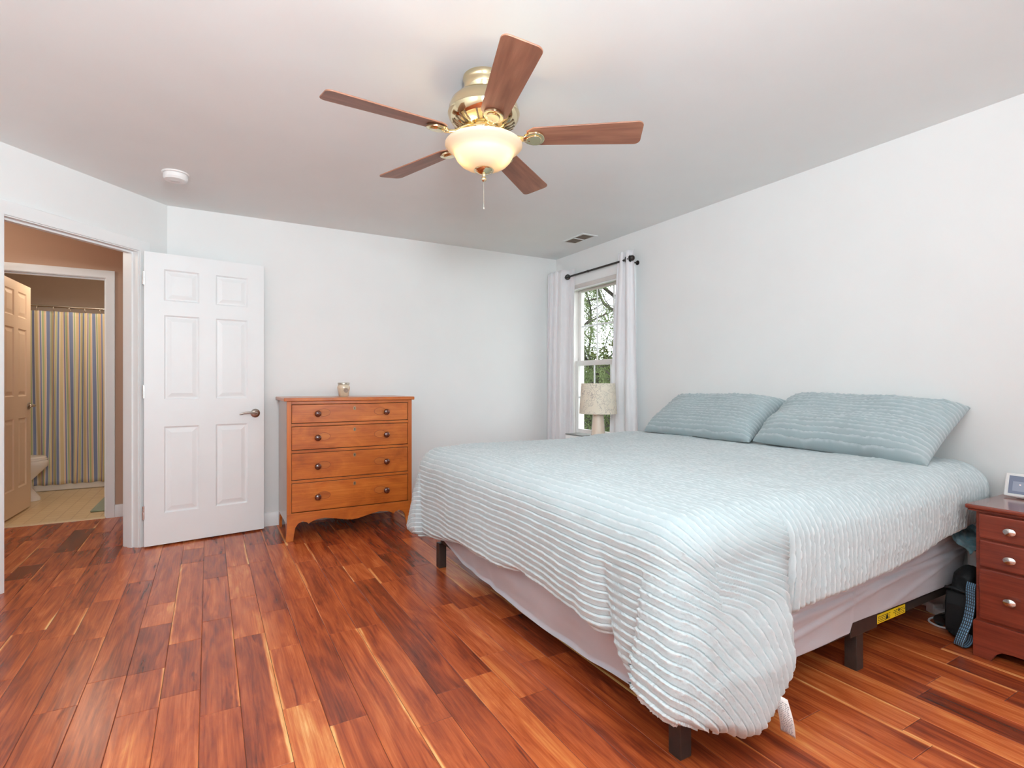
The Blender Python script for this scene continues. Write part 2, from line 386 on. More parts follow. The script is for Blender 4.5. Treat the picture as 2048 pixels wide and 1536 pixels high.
def baseboard(name, p, q, n, label, h=0.105, mat=None):
    """from p to q (xy), standing out along n"""
    p, q, n = Vector(p), Vector(q), Vector(n); b = MB()
    prof = [(0.0, 0.0), (0.014, 0.0), (0.014, h - 0.03), (0.009, h - 0.014), (0.007, h), (0.0, h)]
    vs = [(e.x + n.x * d, e.y + n.y * d, z) for e in (p, q) for d, z in prof]; m = len(prof)
    b.add(vs, [list(range(m))[::-1], list(range(m, 2 * m))] + [(i, (i + 1) % m, m + (i + 1) % m, m + i) for i in range(m)])
    return struct(b.build(name, mat or M['trim'], smooth=30), label, 'baseboard')
baseboard('baseboard_back', (-0.25, 4.642), (3.17, 4.642), (0, -1), 'white baseboard along the wall behind the dresser')
baseboard('baseboard_right', (3.189, -1.19), (3.189, 4.62), (-1, 0), 'white baseboard along the bed wall')
baseboard('baseboard_left', awp(0.005, 0.001), awp(0.148, 0.001), NV, 'short white baseboard behind the open bedroom door')
baseboard('baseboard_hall', (-0.708, 5.599), (0.19, 5.599), (0, -1), 'white baseboard on the tan hall wall')
baseboard('baseboard_rear', (cx + 0.01, -1.199), (3.17, -1.199), (0, 1), 'white baseboard under the added rear windows')

def casing_profile(w=0.066, t=0.018):
    return [(0, 0), (0, t * 0.55), (w * 0.12, t * 0.75), (w * 0.5, t * 0.8), (w * 0.75, t), (w * 0.96, t), (w, t * 0.85), (w, 0)]
def casing(b, u0, u1, z0, z1, n0, sgn=1, w=0.066, t=0.018, bottom=False):
    """mitred moulding round an opening in local (u, n, z); inner edge at u0..u1, z1"""
    pr = casing_profile(w, t); m = len(pr)
    def ring(uu, zz, du, dz): return [(uu + du * a, n0 + sgn * c, zz + dz * a) for a, c in pr]
    path = [ring(u0, z0, -1, -1 if bottom else 0), ring(u0, z1, -1, 1), ring(u1, z1, 1, 1), ring(u1, z0, 1, -1 if bottom else 0)]
    vs = [p for r in path for p in r]; fs = []
    R = range(4) if bottom else range(3)
    for i in R:
        j = (i + 1) % 4
        for k in range(m): fs.append((i * m + k, i * m + (k + 1) % m, j * m + (k + 1) % m, j * m + k))
    if not bottom: fs += [list(range(m)), [3 * m + k for k in range(m)][::-1]]
    b.add(vs, fs)
def jambs(b, u0, u1, z1, n0, n1, th=0.019, stop=None):
    b.box(u0 - th, u0, n0, n1, 0, z1 + th); b.box(u1, u1 + th, n0, n1, 0, z1 + th); b.box(u0, u1, n0, n1, z1, z1 + th)
    if stop:
        s0, s1 = stop
        b.box(u0, u0 + 0.011, s0, s1, 0, z1); b.box(u1 - 0.011, u1, s0, s1, 0, z1); b.box(u0 + 0.011, u1 - 0.011, s0, s1, z1 - 0.011, z1)
b = MB(); jambs(b, U0, U1, HZ, -0.117, 0.002, stop=(-0.075, -0.038)); casing(b, U0 - 0.006, U1 + 0.006, 0.0, HZ + 0.006, 0.0025, 1, 0.075); casing(b, U0 - 0.006, U1 + 0.006, 0.0, HZ + 0.006, -0.1205, -1, 0.066)
struct(b.xform(AM).build('trim_1', M['trim'], smooth=25), 'white door casing around the bedroom doorway', 'door casing')
BMx = Matrix(((1, 0, 0, 0), (0, -1, 0, 5.6), (0, 0, 1, 0), (0, 0, 0, 1)))   # (u, n, z): n towards the hall
b = MB(); jambs(b, BX0, BX1, BHZ, -0.117, 0.002, stop=(-0.055, -0.03)); casing(b, BX0 - 0.004, BX1 + 0.004, 0.0, BHZ + 0.004, 0.0025, 1, 0.062)
struct(b.xform(BMx).build('trim_2', M['trim'], smooth=25), 'white door casing around the bathroom doorway', 'door casing')
struct(MB().box(BX0, BX1, 5.575, 5.64, -0.001, 0.006).build('trim_3', plain('threshold_strip', srgb(225, 205, 170), 0.4), bevel=0.003), 'cream threshold strip at the bathroom doorway', 'threshold')

# six-panel doors
def six_panel(w, h, t, stile=0.115, mid=0.105, rows=((0.217, 0.82), (1.01, 1.60), (1.70, 1.92))):
    b = MB(); pw = (w - 2 * stile - mid) / 2
    xs = [0, stile, stile + pw, stile + pw + mid, w - stile, w]
    zs = [0] + [z for r in rows for z in r] + [h]
    for f in (-t / 2, t / 2):
        s = 1 if f > 0 else -1
        for i in range(5):
            for j in range(len(zs) - 1):
                x0, x1, z0, z1 = xs[i], xs[i + 1], zs[j], zs[j + 1]
                if i in (1, 3) and j % 2 == 1:
                    rings = [(0, f), (0.010, f - s * 0.009), (0.017, f - s * 0.009), (0.044, f - s * 0.002)]
                    vs = []
                    for ins, y in rings: vs += [(x0 + ins, y, z0 + ins), (x1 - ins, y, z0 + ins), (x1 - ins, y, z1 - ins), (x0 + ins, y, z1 - ins)]
                    fs = [(r * 4 + k, r * 4 + (k + 1) % 4, r * 4 + 4 + (k + 1) % 4, r * 4 + 4 + k) for r in range(3) for k in range(4)] + [(12, 13, 14, 15)]
                    if s < 0: fs = [tuple(q) for q in fs]
                    b.add(vs, fs)
                else: b.add([(x0, f, z0), (x1, f, z0), (x1, f, z1), (x0, f, z1)], [(0, 1, 2, 3)])
    y0, y1 = -t / 2, t / 2
    b.add([(0, y0, 0), (w, y0, 0), (w, y1, 0), (0, y1, 0), (0, y0, h), (w, y0, h), (w, y1, h), (0, y1, h)], [(0, 3, 2, 1), (4, 5, 6, 7), (1, 2, 6, 5), (3, 0, 4, 7)])
    return b
def weld(o):
    bm = bmesh.new(); bm.from_mesh(o.data); bmesh.ops.remove_doubles(bm, verts=bm.verts, dist=1e-5); bmesh.ops.recalc_face_normals(bm, faces=bm.faces); bm.to_mesh(o.data); bm.free()
def lever(parent, x, y, z, s, dirx, mat, label=None):
    """lever handle on face y, sticking out along s, pointing along dirx"""
    b = MB(); R = Matrix.Rotation(-s * PI / 2, 4, 'X')
    b.lathe([(0.0, 0.0), (0.033, 0.0), (0.033, 0.004), (0.028, 0.009), (0.014, 0.013), (0.011, 0.02), (0.011, 0.045), (0.0, 0.046)], 28, (x, y, z), R)
    ho = b.build('door_handle', mat, parent, smooth=40)
    l = MB(); yy = y + s * 0.043
    l.tube([(x, yy, z), (x + dirx * 0.02, yy + s * 0.003, z + 0.004), (x + dirx * 0.05, yy + s * 0.004, z + 0.009), (x + dirx * 0.085, yy + s * 0.002, z + 0.006), (x + dirx * 0.112, yy, z - 0.002), (x + dirx * 0.118, yy, z - 0.004)],
           [0.010, 0.010, 0.009, 0.008, 0.006, 0.003], 10, flat=(1.0, 0.85))
    l.build('lever', mat, ho, smooth=50)
    return ho
DW = 0.765
dr = thing('door_1', (-0.386, 4.428, 0.012), 'white six-panel bedroom door standing open against the wall', 'door', math.radians(8.6), kind='structure')
dl = six_panel(DW, 2.03, 0.035).build('door_leaf', M['door'], dr); weld(dl)
hd = lever(dr, DW - 0.062, -0.0185, 0.895, -1, -1, M['nickel']); hd['label'] = 'brushed nickel lever handle'
lever(dr, DW - 0.062, 0.0185, 0.895, 1, -1, M['nickel'])
MB().box(DW + 0.0002, DW + 0.002, -0.012, 0.012, 0.865, 0.925).build('latch_plate', M['nickel'], dr)
for z in (0.19, 1.02, 1.80):
    b = MB(); b.lathe([(0.0, 0.0), (0.0055, 0.0), (0.0055, 0.09), (0.0, 0.09)], 10, (-0.005, -0.020, z)); b.box(-0.004, 0.003, -0.019, -0.0178, z, z + 0.09)
    b.build('hinge', M['steel'], dr, smooth=40)
dr = thing('door_2', (-1.462, 5.70, 0.012), 'six-panel bathroom door with warm lamp tint in its colour, standing open inwards', 'door', math.radians(88), kind='structure')
dl = six_panel(0.735, 2.0, 0.035, 0.11, 0.10).build('door_leaf', M['bathdoor'], dr); weld(dl)
lever(dr, 0.735 - 0.06, -0.0185, 0.92, -1, -1, M['nickel']); lever(dr, 0.735 - 0.06, 0.0185, 0.92, 1, -1, M['nickel'])

# ------------------------------------------------------------------ windows
def glass_mat():
    t = NT('window_glass'); tr = t.n('ShaderNodeBsdfTransparent', {'Color': (0.96, 0.98, 0.98, 1)}); gl = t.n('ShaderNodeBsdfGlossy', {'Roughness': 0.02})
    fr = t.n('ShaderNodeLayerWeight', {'Blend': 0.12}); mx = t.n('ShaderNodeMixShader')
    t.put(mx.inputs[0], t.math('MULTIPLY', fr.outputs['Fresnel'], 0.35)); t.put(mx.inputs[1], tr.outputs[0]); t.put(mx.inputs[2], gl.outputs[0])
    t.put(t.out.inputs['Surface'], mx.outputs[0]); return t.m
M['glass'] = glass_mat()
M['vinyl'] = plain('window_vinyl', (0.76, 0.72, 0.695, 1), 0.4, var=0.015)
def sash(root, y0, y1, z0, z1, x, cols, rows, rail=0.035, bot=0.035, top=0.035):
    b = MB(); d0, d1 = x - 0.016, x + 0.016
    b.box(d0, d1, y0, y0 + rail, z0, z1); b.box(d0, d1, y1 - rail, y1, z0, z1); b.box(d0, d1, y0 + rail, y1 - rail, z0, z0 + bot); b.box(d0, d1, y0 + rail, y1 - rail, z1 - top, z1)
    fr = b.build('sash', M['vinyl'], root, bevel=0.003)
    g0, g1, h0, h1 = y0 + rail, y1 - rail, z0 + bot, z1 - top
    MB().box(x - 0.003, x + 0.003, g0, g1, h0, h1).build('pane', M['glass'], fr)
    b = MB()
    for i in range(1, cols): yy = g0 + (g1 - g0) * i / cols; b.box(x - 0.008, x - 0.0035, yy - 0.009, yy + 0.009, h0, h1)
    for j in range(1, rows): zz = h0 + (h1 - h0) * j / rows; b.box(x - 0.0078, x - 0.0037, g0, g1, zz - 0.009, zz + 0.009)
    b.build('muntin_grid', M['trim'], fr)
win = thing('window_1', (0, 0, 0), 'double-hung window between white curtains beside the bed', 'window', kind='structure')
b = MB(); fy0, fy1 = WY0, WY1
b.box(3.2, 3.33, fy0, fy0 + 0.03, WZ0, WZ1); b.box(3.2, 3.33, fy1 - 0.03, fy1, WZ0, WZ1); b.box(3.2, 3.33, fy0 + 0.03, fy1 - 0.03, WZ1 - 0.03, WZ1); b.box(3.2, 3.33, fy0 + 0.03, fy1 - 0.03, WZ0, WZ0 + 0.03)
b.build('window_frame', M['vinyl'], win, bevel=0.002)
sash(win, WY0 + 0.032, WY1 - 0.032, 1.315, 2.073, 3.275, 3, 2, 0.04, 0.045, 0.022)
sash(win, WY0 + 0.032, WY1 - 0.032, 0.632, 1.362, 3.240, 3, 2, 0.04, 0.05, 0.05)
b = MB(); Wm = Matrix(((0, -1, 0, 3.19), (1, 0, 0, 0), (0, 0, 1, 0), (0, 0, 0, 1)))
casing(b, WY0, WY1, WZ0, WZ1, 0.0005, 1, 0.065, 0.018); b.xform(Wm)
b.box(3.14, 3.20, WY0 - 0.09, WY1 + 0.09, WZ0 - 0.03, WZ0 - 0.002); b.box(3.172, 3.1895, WY0 - 0.07, WY1 + 0.07, WZ0 - 0.1, WZ0 - 0.03)
struct(b.build('trim_4', M['trim'], smooth=25), 'white casing and sill around the bed-side window', 'window casing')
# raised shade at the window head
sh = thing('window_shade', (3.165, 3.94, 2.10), 'white window shade raised to the top of the window', 'window shade')
MB().box(-0.045, 0.0, -0.435, 0.435, 0.0, 0.10).build('headrail', M['trim'], sh, bevel=0.006)
b = MB()
for i in range(5): b.box(-0.040, -0.006, -0.43, 0.43, -0.007 - i * 0.007, -0.001 - i * 0.007)
b.build('folded_cloth', plain('shade_cloth', (0.74, 0.70, 0.67, 1), 0.8), sh)
MB().box(-0.042, -0.004, -0.43, 0.43, -0.052, -0.037).build('bottom_rail', M['trim'], sh, bevel=0.003)
MB().lathe([(0, -0.012), (0.011, -0.008), (0.014, 0), (0.011, 0.008), (0, 0.012)], 12, (-0.06, 0.425, -0.03), Matrix.Rotation(PI / 2, 4, 'Y')).build('cord_knob', M['steel'], sh, smooth=40)
for i, (a0, a1) in enumerate(RW):  # unseen rear windows, added to bring in light
    w = thing('window_%d' % (i + 2), (0, 0, 0), 'unseen window added behind the camera for light, %s' % ('nearest the doorway wall' if i == 0 else 'nearest the bed wall'), 'window', kind='structure')
    b = MB(); y0, y1 = -1.29, -1.21
    b.box(a0, a0 + 0.05, y0, y1, *RZ); b.box(a1 - 0.05, a1, y0, y1, *RZ); b.box(a0 + 0.05, a1 - 0.05, y0, y1, RZ[0], RZ[0] + 0.05); b.box(a0 + 0.05, a1 - 0.05, y0, y1, RZ[1] - 0.05, RZ[1]); b.box(a0 + 0.05, a1 - 0.05, y0 + 0.03, y1, 1.42, 1.47)
    f = b.build('window_frame', M['vinyl'], w)
    MB().box(a0 + 0.05, a1 - 0.05, -1.248, -1.242, RZ[0] + 0.05, RZ[1] - 0.05).build('pane', M['glass'], f)

# ------------------------------------------------------------------ curtains
RX, RZc = 3.085, 2.187
rod = thing('curtain_rod', (RX, 3.93, RZc), 'dark metal curtain rod above the bed-side window', 'curtain rod')
MB().tube([(0, -0.52, 0), (0, 0.50, 0)], 0.009, 12).build('pole', M['iron'], rod, smooth=50)
MB().tube([(0, 0.03, 0), (0, 0.045, 0)], 0.0115, 12).build('collar', M['iron'], rod, smooth=50)
for sy, yy in ((-1, -0.52), (1, 0.50)):
    b = MB(); prof = [(0, 0), (0.012, 0.0), (0.012, 0.012), (0.009, 0.018), (0.020, 0.028), (0.024, 0.040), (0.020, 0.052), (0.009, 0.06), (0, 0.061)]
    b.lathe(prof, 18, (0, yy, 0), Matrix.Rotation(-sy * PI / 2, 4, 'X')); b.build('finial', M['iron'], rod, smooth=50)
for yy in (-0.545 + 0.03, 0.46):
    b = MB(); b.tube([(0.103, yy, -0.02), (0.06, yy, -0.022), (0.0, yy, -0.014)], 0.006, 8); b.lathe([(0, 0), (0.02, 0), (0.02, 0.005), (0, 0.005)], 14, (0.099, yy, -0.02), Matrix.Rotation(PI / 2, 4, 'Y'))
    b.tube([(0, yy - 0.001, -0.016), (-0.014, yy, -0.006), (-0.013, yy, 0.006)], 0.004, 6)
    b.build('bracket', M['iron'], rod, smooth=50)
def curtain(name, top, bot, nf, amp, label, seed, ztop=2.262, zbot=0.03, grom=(), x=RX, flat=None):
    n, m = 60, 260
    v = np.linspace(0, 1, n)[:, None]; u = np.linspace(0, 1, m)[None, :]
    tt = v ** 0.8
    y = (top[0] * (1 - tt) + bot[0] * tt) * (1 - u) + (top[1] * (1 - tt) + bot[1] * tt) * u
    ph = u * nf * 2 * PI + 0.5 * np.sin(u * 5 + seed) * v
    fl = 1.0 if flat is None else (1 - 0.82 / (1 + np.exp(-(u - flat) * 18)))
    xx = x + amp * np.sin(ph) * (0.75 + 0.4 * v) * fl + 0.010 * fbm(u * 7, v * 3 + 0 * u, seed)
    if flat: xx = xx + 0.066 / (1 + np.exp(-(u - 0.70) * 60))
    y = y + 0.25 * (abs(top[1] - top[0]) / nf) * np.sin(2 * ph) * 0.35
    z = ztop + (zbot - ztop) * v + 0 * u
    root = thing(name, (0, 0, 0), label, 'curtain', group='white grommet curtains')
    P = np.stack([xx + 0 * z, y + 0 * z, z], -1)
    o = grid_mesh('curtain_cloth', P, M['curtain'], root, thick=0.003)
    for (gy, gx) in grom:
        b = MB(); b.lathe([(0.014, -0.004), (0.026, -0.004), (0.028, 0), (0.026, 0.004), (0.014, 0.004), (0.014, -0.004)], 20, (0, 0, 0), None, close=False)
        g = b.build('grommet', M['iron'], root, smooth=40); g.location = (gx, gy, RZc); g.rotation_euler = (PI / 2, 0, -0.75 if flat else 0.35)
    return root
curtain('curtain', (4.575, 4.215), (4.615, 4.27), 4.4, 0.020, 'white curtain panel left of the window, nearest the room corner', 1.0, grom=((4.292, RX),), x=RX - 0.042, flat=0.45)
curtain('curtain', (3.545, 3.375), (3.70, 3.31), 2.4, 0.026, 'white curtain panel right of the window, hanging beside the bed', 2.3, grom=((3.395, RX), (3.44, RX)))

# ------------------------------------------------------------------ ceiling things
FX, FY = 1.026, 2.04
fan = thing('ceiling_fan', (FX, FY, H), 'brass ceiling fan with five wooden blades and lit glass bowl', 'ceiling fan')
def lz(px): return px - H
MB().lathe([(0, 0), (0.089, 0), (0.090, -0.012), (0.086, -0.02), (0.084, -0.03), (0.083, -0.052), (0.078, -0.06), (0.074, -0.075), (0, -0.075)], 48).build('canopy', M['brass'], fan, smooth=40)
MB().lathe([(0, -0.07), (0.078, -0.07), (0.095, -0.074), (0.120, -0.088), (0.140, -0.108), (0.149, -0.132), (0.151, -0.15), (0.154, -0.156), (0.151, -0.163), (0.149, -0.172), (0.138, -0.188), (0.118, -0.203), (0.095, -0.213), (0.072, -0.219), (0, -0.219)], 64).build('motor_housing', M['brass'], fan, smooth=40)
slot_mat = plain('vent_slot_shade', (0.10, 0.065, 0.035, 1), 0.5); slot0 = None
for i in range(30):
    if i % 6 == 5: continue
    if slot0 is None:
        vs = [(r, w, z + dz) for (r, z) in ((0.092, -0.2158), (0.134, -0.1935)) for w in (-0.0036, 0.0036) for dz in (0.0, -0.0016)]
        slot0 = MB().add(vs, [(0, 1, 3, 2), (4, 6, 7, 5), (0, 4, 5, 1), (2, 3, 7, 6), (1, 5, 7, 3), (0, 2, 6, 4)]).build('vent_slot', slot_mat, fan); sl_ = slot0
    else: sl_ = slot0.copy(); C.objects.link(sl_); sl_.parent = fan
    sl_.rotation_euler = (0, 0, 2 * PI * i / 30 + 0.25)
MB().lathe([(0, -0.215), (0.066, -0.215), (0.068, -0.222), (0.062, -0.23), (0.062, -0.252), (0.07, -0.256), (0.07, -0.264), (0.055, -0.27), (0.055, -0.296), (0, -0.296)], 40).build('switch_housing', M['brass'], fan, smooth=40)
def blade_mesh():
    b = MB(); r0, r1, w0, w1 = 0.185, 0.668, 0.054, 0.070
    pts = []
    def arc(cx_, cy_, r, a0, a1, n=6): return [(cx_ + r * math.cos(a0 + (a1 - a0) * i / n), cy_ + r * math.sin(a0 + (a1 - a0) * i / n)) for i in range(n + 1)]
    cr = 0.026
    pts += arc(r1 - cr, w1 - cr, cr, PI / 2, 0)[::1][::-1][::-1]
    pts = [(r0, -w0 * 0.62), (r0 + 0.03, -w0)] + arc(r1 - cr, -w1 + cr, cr, -PI / 2, 0) + arc(r1 - cr, w1 - cr, cr, 0, PI / 2) + [(r0 + 0.03, w0), (r0, w0 * 0.62)]
    b.prism(pts, 2, -0.003, 0.003)
    return b
def arm_mesh():
    b = MB()
    b.tube([(0.058, 0, 0.035), (0.085, 0, 0.032), (0.11, 0, 0.018), (0.14, 0, -0.004), (0.17, 0, -0.012), (0.20, 0, -0.012)], [0.020, 0.017, 0.014, 0.014, 0.018, 0.024], 12, flat=(1.0, 0.42))
    pts = [(0.214 + 0.046 * math.cos(q), 0.040 * math.sin(q) * (1 + 0.15 * math.cos(q))) for q in np.linspace(0, 2 * PI, 28, endpoint=False)]
    b.prism(pts, 2, -0.016, -0.0042)
    pts2 = [(p[0] * 0.72 + 0.06, p[1] * 0.66) for p in pts]
    b.prism(pts2, 2, -0.021, -0.016)
    return b
BZ = 2.185 - H
bm0 = am0 = None
for k in range(5):
    th = math.radians(-4.4 - 72 * k - 29.73)
    # edge on the clockwise side is the higher one
    Rm = Matrix.Translation((0, 0, BZ)) @ Matrix.Rotation(th, 4, 'Z') @ Matrix.Rotation(math.radians(-12.5), 4, 'X')
    if k == 0:
        bl = blade_mesh().build('blade', M['blade'], fan, bevel=0.0015); ar = arm_mesh().build('blade_arm', M['brass'], fan, smooth=40, bevel=0.003)
        bm0, am0 = bl, ar
    else:
        bl = bm0.copy(); C.objects.link(bl); bl.parent = fan; ar = am0.copy(); C.objects.link(ar); ar.parent = fan
    bl.matrix_local = Rm
    ar.matrix_local = Rm
def bowl_mat():
    t = NT('frosted_glass'); tr = t.n('ShaderNodeBsdfTranslucent', {'Color': (1.0, 0.86, 0.66, 1)}); df = t.n('ShaderNodeBsdfDiffuse', {'Color': (0.80, 0.76, 0.68, 1)})
    gl = t.n('ShaderNodeBsdfGlossy', {'Roughness': 0.25}); m1 = t.n('ShaderNodeMixShader', {0: 0.5}); m2 = t.n('ShaderNodeMixShader', {0: 0.06})
    t.put(m1.inputs[1], df.outputs[0]); t.put(m1.inputs[2], tr.outputs[0]); t.put(m2.inputs[1], m1.outputs[0]); t.put(m2.inputs[2], gl.outputs[0])
    t.put(t.out.inputs['Surface'], m2.outputs[0]); return t.m
M['bowl'] = bowl_mat()
outer = [(0.165, -0.284), (0.166, -0.289), (0.159, -0.298), (0.144, -0.310), (0.131, -0.321), (0.126, -0.329), (0.124, -0.335), (0.116, -0.350), (0.100, -0.367), (0.078, -0.380), (0.052, -0.388), (0.02, -0.392)]
inner = [(r - 0.004, z + 0.004) for r, z in outer][::-1]; inner[0] = (0.02, -0.388)
MB().lathe(outer + inner, 64, close=False).build('lamp_bowl', M['bowl'], fan, smooth=60)
def emit(name, col, s):
    t = NT(name); t.set(Base_Color=col, Emission_Color=col, Emission_Strength=s); return t.m
BULB = emit('lit_bulb', (1.0, 0.80, 0.52, 1), 30)
LAMP = (1.0, 0.88, 0.66)
for ang in (198, 342):
    a = math.radians(ang - 29.73)
    b = MB(); b.lathe([(0, 0.035), (0.012, 0.033), (0.014, 0.015), (0.021, 0.0), (0.026, -0.018), (0.024, -0.034), (0.014, -0.045), (0, -0.048)], 16)
    bb = b.build('bulb', BULB, fan, smooth=60); bb.location = (0.078 * math.cos(a), 0.078 * math.sin(a), -0.310)
    point('fan_bulb_light', (FX + 0.082 * math.cos(a), FY + 0.082 * math.sin(a), H - 0.330), 44.0, LAMP, 0.02).visible_glossy = True
MB().lathe([(0, -0.390), (0.040, -0.388), (0.043, -0.393), (0.040, -0.399), (0.028, -0.403), (0.022, -0.408), (0.010, -0.411), (0.006, -0.422), (0.011, -0.428), (0.012, -0.434), (0.007, -0.441), (0, -0.443)], 32).build('finial', M['brass'], fan, smooth=50)
b = MB()
for i in range(42): b.lathe([(0, -0.0011), (0.0011, 0), (0, 0.0011)], 6, (0, 0, -0.445 - i * 0.0023))
b.tube([(0, 0, -0.442), (0, 0, -0.552)], 0.0007, 5); b.lathe([(0, 0.006), (0.0022, 0.004), (0.0026, -0.004), (0, -0.006)], 8, (0, 0, -0.556))
b.build('pull_chain', plain('chain_metal', (0.62, 0.55, 0.45, 1), 0.35, 1.0), fan)

sd = thing('smoke_detector', (-0.178, 3.905, H), 'round white smoke detector on the ceiling', 'smoke detector')
MB().lathe([(0, -0.0005), (0.074, -0.0005), (0.075, -0.006), (0.071, -0.010), (0, -0.010)], 40).build('mounting_plate', M['white_plastic'], sd, smooth=40)
MB().lathe([(0, -0.011), (0.066, -0.011), (0.067, -0.034), (0.060, -0.046), (0.045, -0.050), (0, -0.050)], 40).build('cover', M['white_plastic'], sd, smooth=30)
b = MB()
for i in range(3): b.box(-0.03 + i * 0.004, 0.022, -0.012 + i * 0.01, -0.008 + i * 0.01, -0.0525, -0.0500)
b.build('sounder_slot', plain('detector_slot', (0.55, 0.52, 0.5, 1), 0.6), sd)

vt = thing('ceiling_vent', (2.90, 3.86, H), 'small white ceiling vent near the window corner', 'air vent')
b = MB(); b.box(-0.085, -0.06, -0.165, 0.165, -0.006, -0.0005); b.box(0.06, 0.085, -0.165, 0.165, -0.006, -0.0005); b.box(-0.06, 0.06, 0.14, 0.165, -0.006, -0.0005); b.box(-0.06, 0.06, -0.165, -0.14, -0.006, -0.0005); b.box(-0.06, 0.06, -0.006, 0.006, -0.006, -0.0005)
b.build('vent_frame', M['ceil'], vt)
b = MB()
for i in range(9):
    x = -0.054 + i * 0.0135
    b.add([(x, -0.14, -0.0055), (x, 0.14, -0.0055), (x + 0.008, 0.14, -0.0008), (x + 0.008, -0.14, -0.0008)], [(0, 1, 2, 3)])
b.build('louvers', plain('vent_louver', (0.66, 0.62, 0.56, 1), 0.5), vt)
MB().box(-0.06, 0.06, -0.14, 0.14, -0.0006, -0.0003).build('duct_opening', plain('vent_duct', (0.42, 0.37, 0.32, 1), 0.9), vt)

# ------------------------------------------------------------------ chest of drawers
DX0, DX1, DY0, DY1 = 0.486, 1.412, 4.09, 4.595
dw, dd = DX1 - DX0, DY1 - DY0
ds = thing('dresser', (DX0, DY0, 0.0), 'honey-brown four-drawer wooden chest with round knobs against the back wall', 'dresser')
ZB, ZT = 0.20, 1.005
def foot_poly(side):   # front apron and splayed bracket feet, in (x, z)
    pts = [(-0.008, 0.0), (0.042, 0.0), (0.048, 0.05), (0.056, 0.095), (0.075, 0.122), (0.105, 0.135), (0.135, 0.125), (0.147, 0.112), (0.16, 0.122), (0.20, 0.137), (0.26, 0.142), (0.34, 0.128), (0.42, 0.110), (dw / 2, 0.106)]
    mir = [(dw - x, z) for x, z in pts[:-1]][::-1]
    lo = pts + mir
    return lo + [(dw + 0.0, 0.10), (dw, ZB), (0, ZB), (0.0, 0.10)]
case = MB()
case.box(0, 0.02, 0.022, dd, 0.12, ZT)            # left side
case.box(dw - 0.02, dw, 0.022, dd, 0.12, ZT)
case.box(0.02, dw - 0.02, dd - 0.012, dd, 0.14, ZT)
case.box(0.02, dw - 0.02, 0.03, dd - 0.012, 0.15, 0.165)
case.build('case', M['cherry_side'], ds)
side = [(0.0, 0.0), (0.0, 0.12)]
for sx in (0.0, dw - 0.02):
    pl = [(0.022, 0.12), (0.022, 0.0), (0.06, 0.0), (0.066, 0.06), (0.085, 0.105), (0.12, 0.119), (dd - 0.09, 0.119), (dd - 0.06, 0.10), (dd - 0.045, 0.05), (dd - 0.04, 0.0), (dd, 0.0), (dd, 0.12)]
    MB().prism(pl, 0, sx, sx + 0.02).build('foot', M['cherry_v'], ds)
b = MB(); b.prism(foot_poly(0), 1, 0.0, 0.021); b.build('apron', M['cherry_h'], ds, bevel=0.002)
for xa in (0, dw - 0.030): MB().box(xa, xa + 0.030, 0.0, 0.021, ZB + 0.0005, ZT).build('stile', M['cherry_v'], ds, bevel=0.001)
rows = [(0.845, 0.982), (0.652, 0.822), (0.436, 0.629), (0.203, 0.413)]
for z0, z1 in ((0.984, ZT), (0.824, 0.843), (0.631, 0.650), (0.415, 0.434)): MB().box(0.0305, dw - 0.0305, 0.0015, 0.021, z0, z1).build('rail', M['cherry_h'], ds, bevel=0.001)
MB().box(-0.022, dw + 0.016, -0.022, dd + 0.01, ZT + 0.0005, 1.030).build('top', M['cherry_h'], ds, bevel=0.004)
MB().box(0.031, dw - 0.031, 0.0105, 0.018, ZB + 0.004, 0.983).build('shadow_gap', M['dark'], ds)
kn = [(0, 0), (0.011, 0), (0.010, 0.008), (0.013, 0.013), (0.021, 0.018), (0.0235, 0.025), (0.021, 0.031), (0.014, 0.035), (0, 0.037)]
rp = Matrix.Rotation(PI / 2, 4, 'X')
M['seamwood'] = plain('dark_joint', srgb(120, 52, 20), 0.5)
patch = wood('patched_cherry', [(0.2, srgb(150, 70, 24)), (0.8, srgb(205, 122, 54))], 2, 0, 9, 0.8, 0.35)
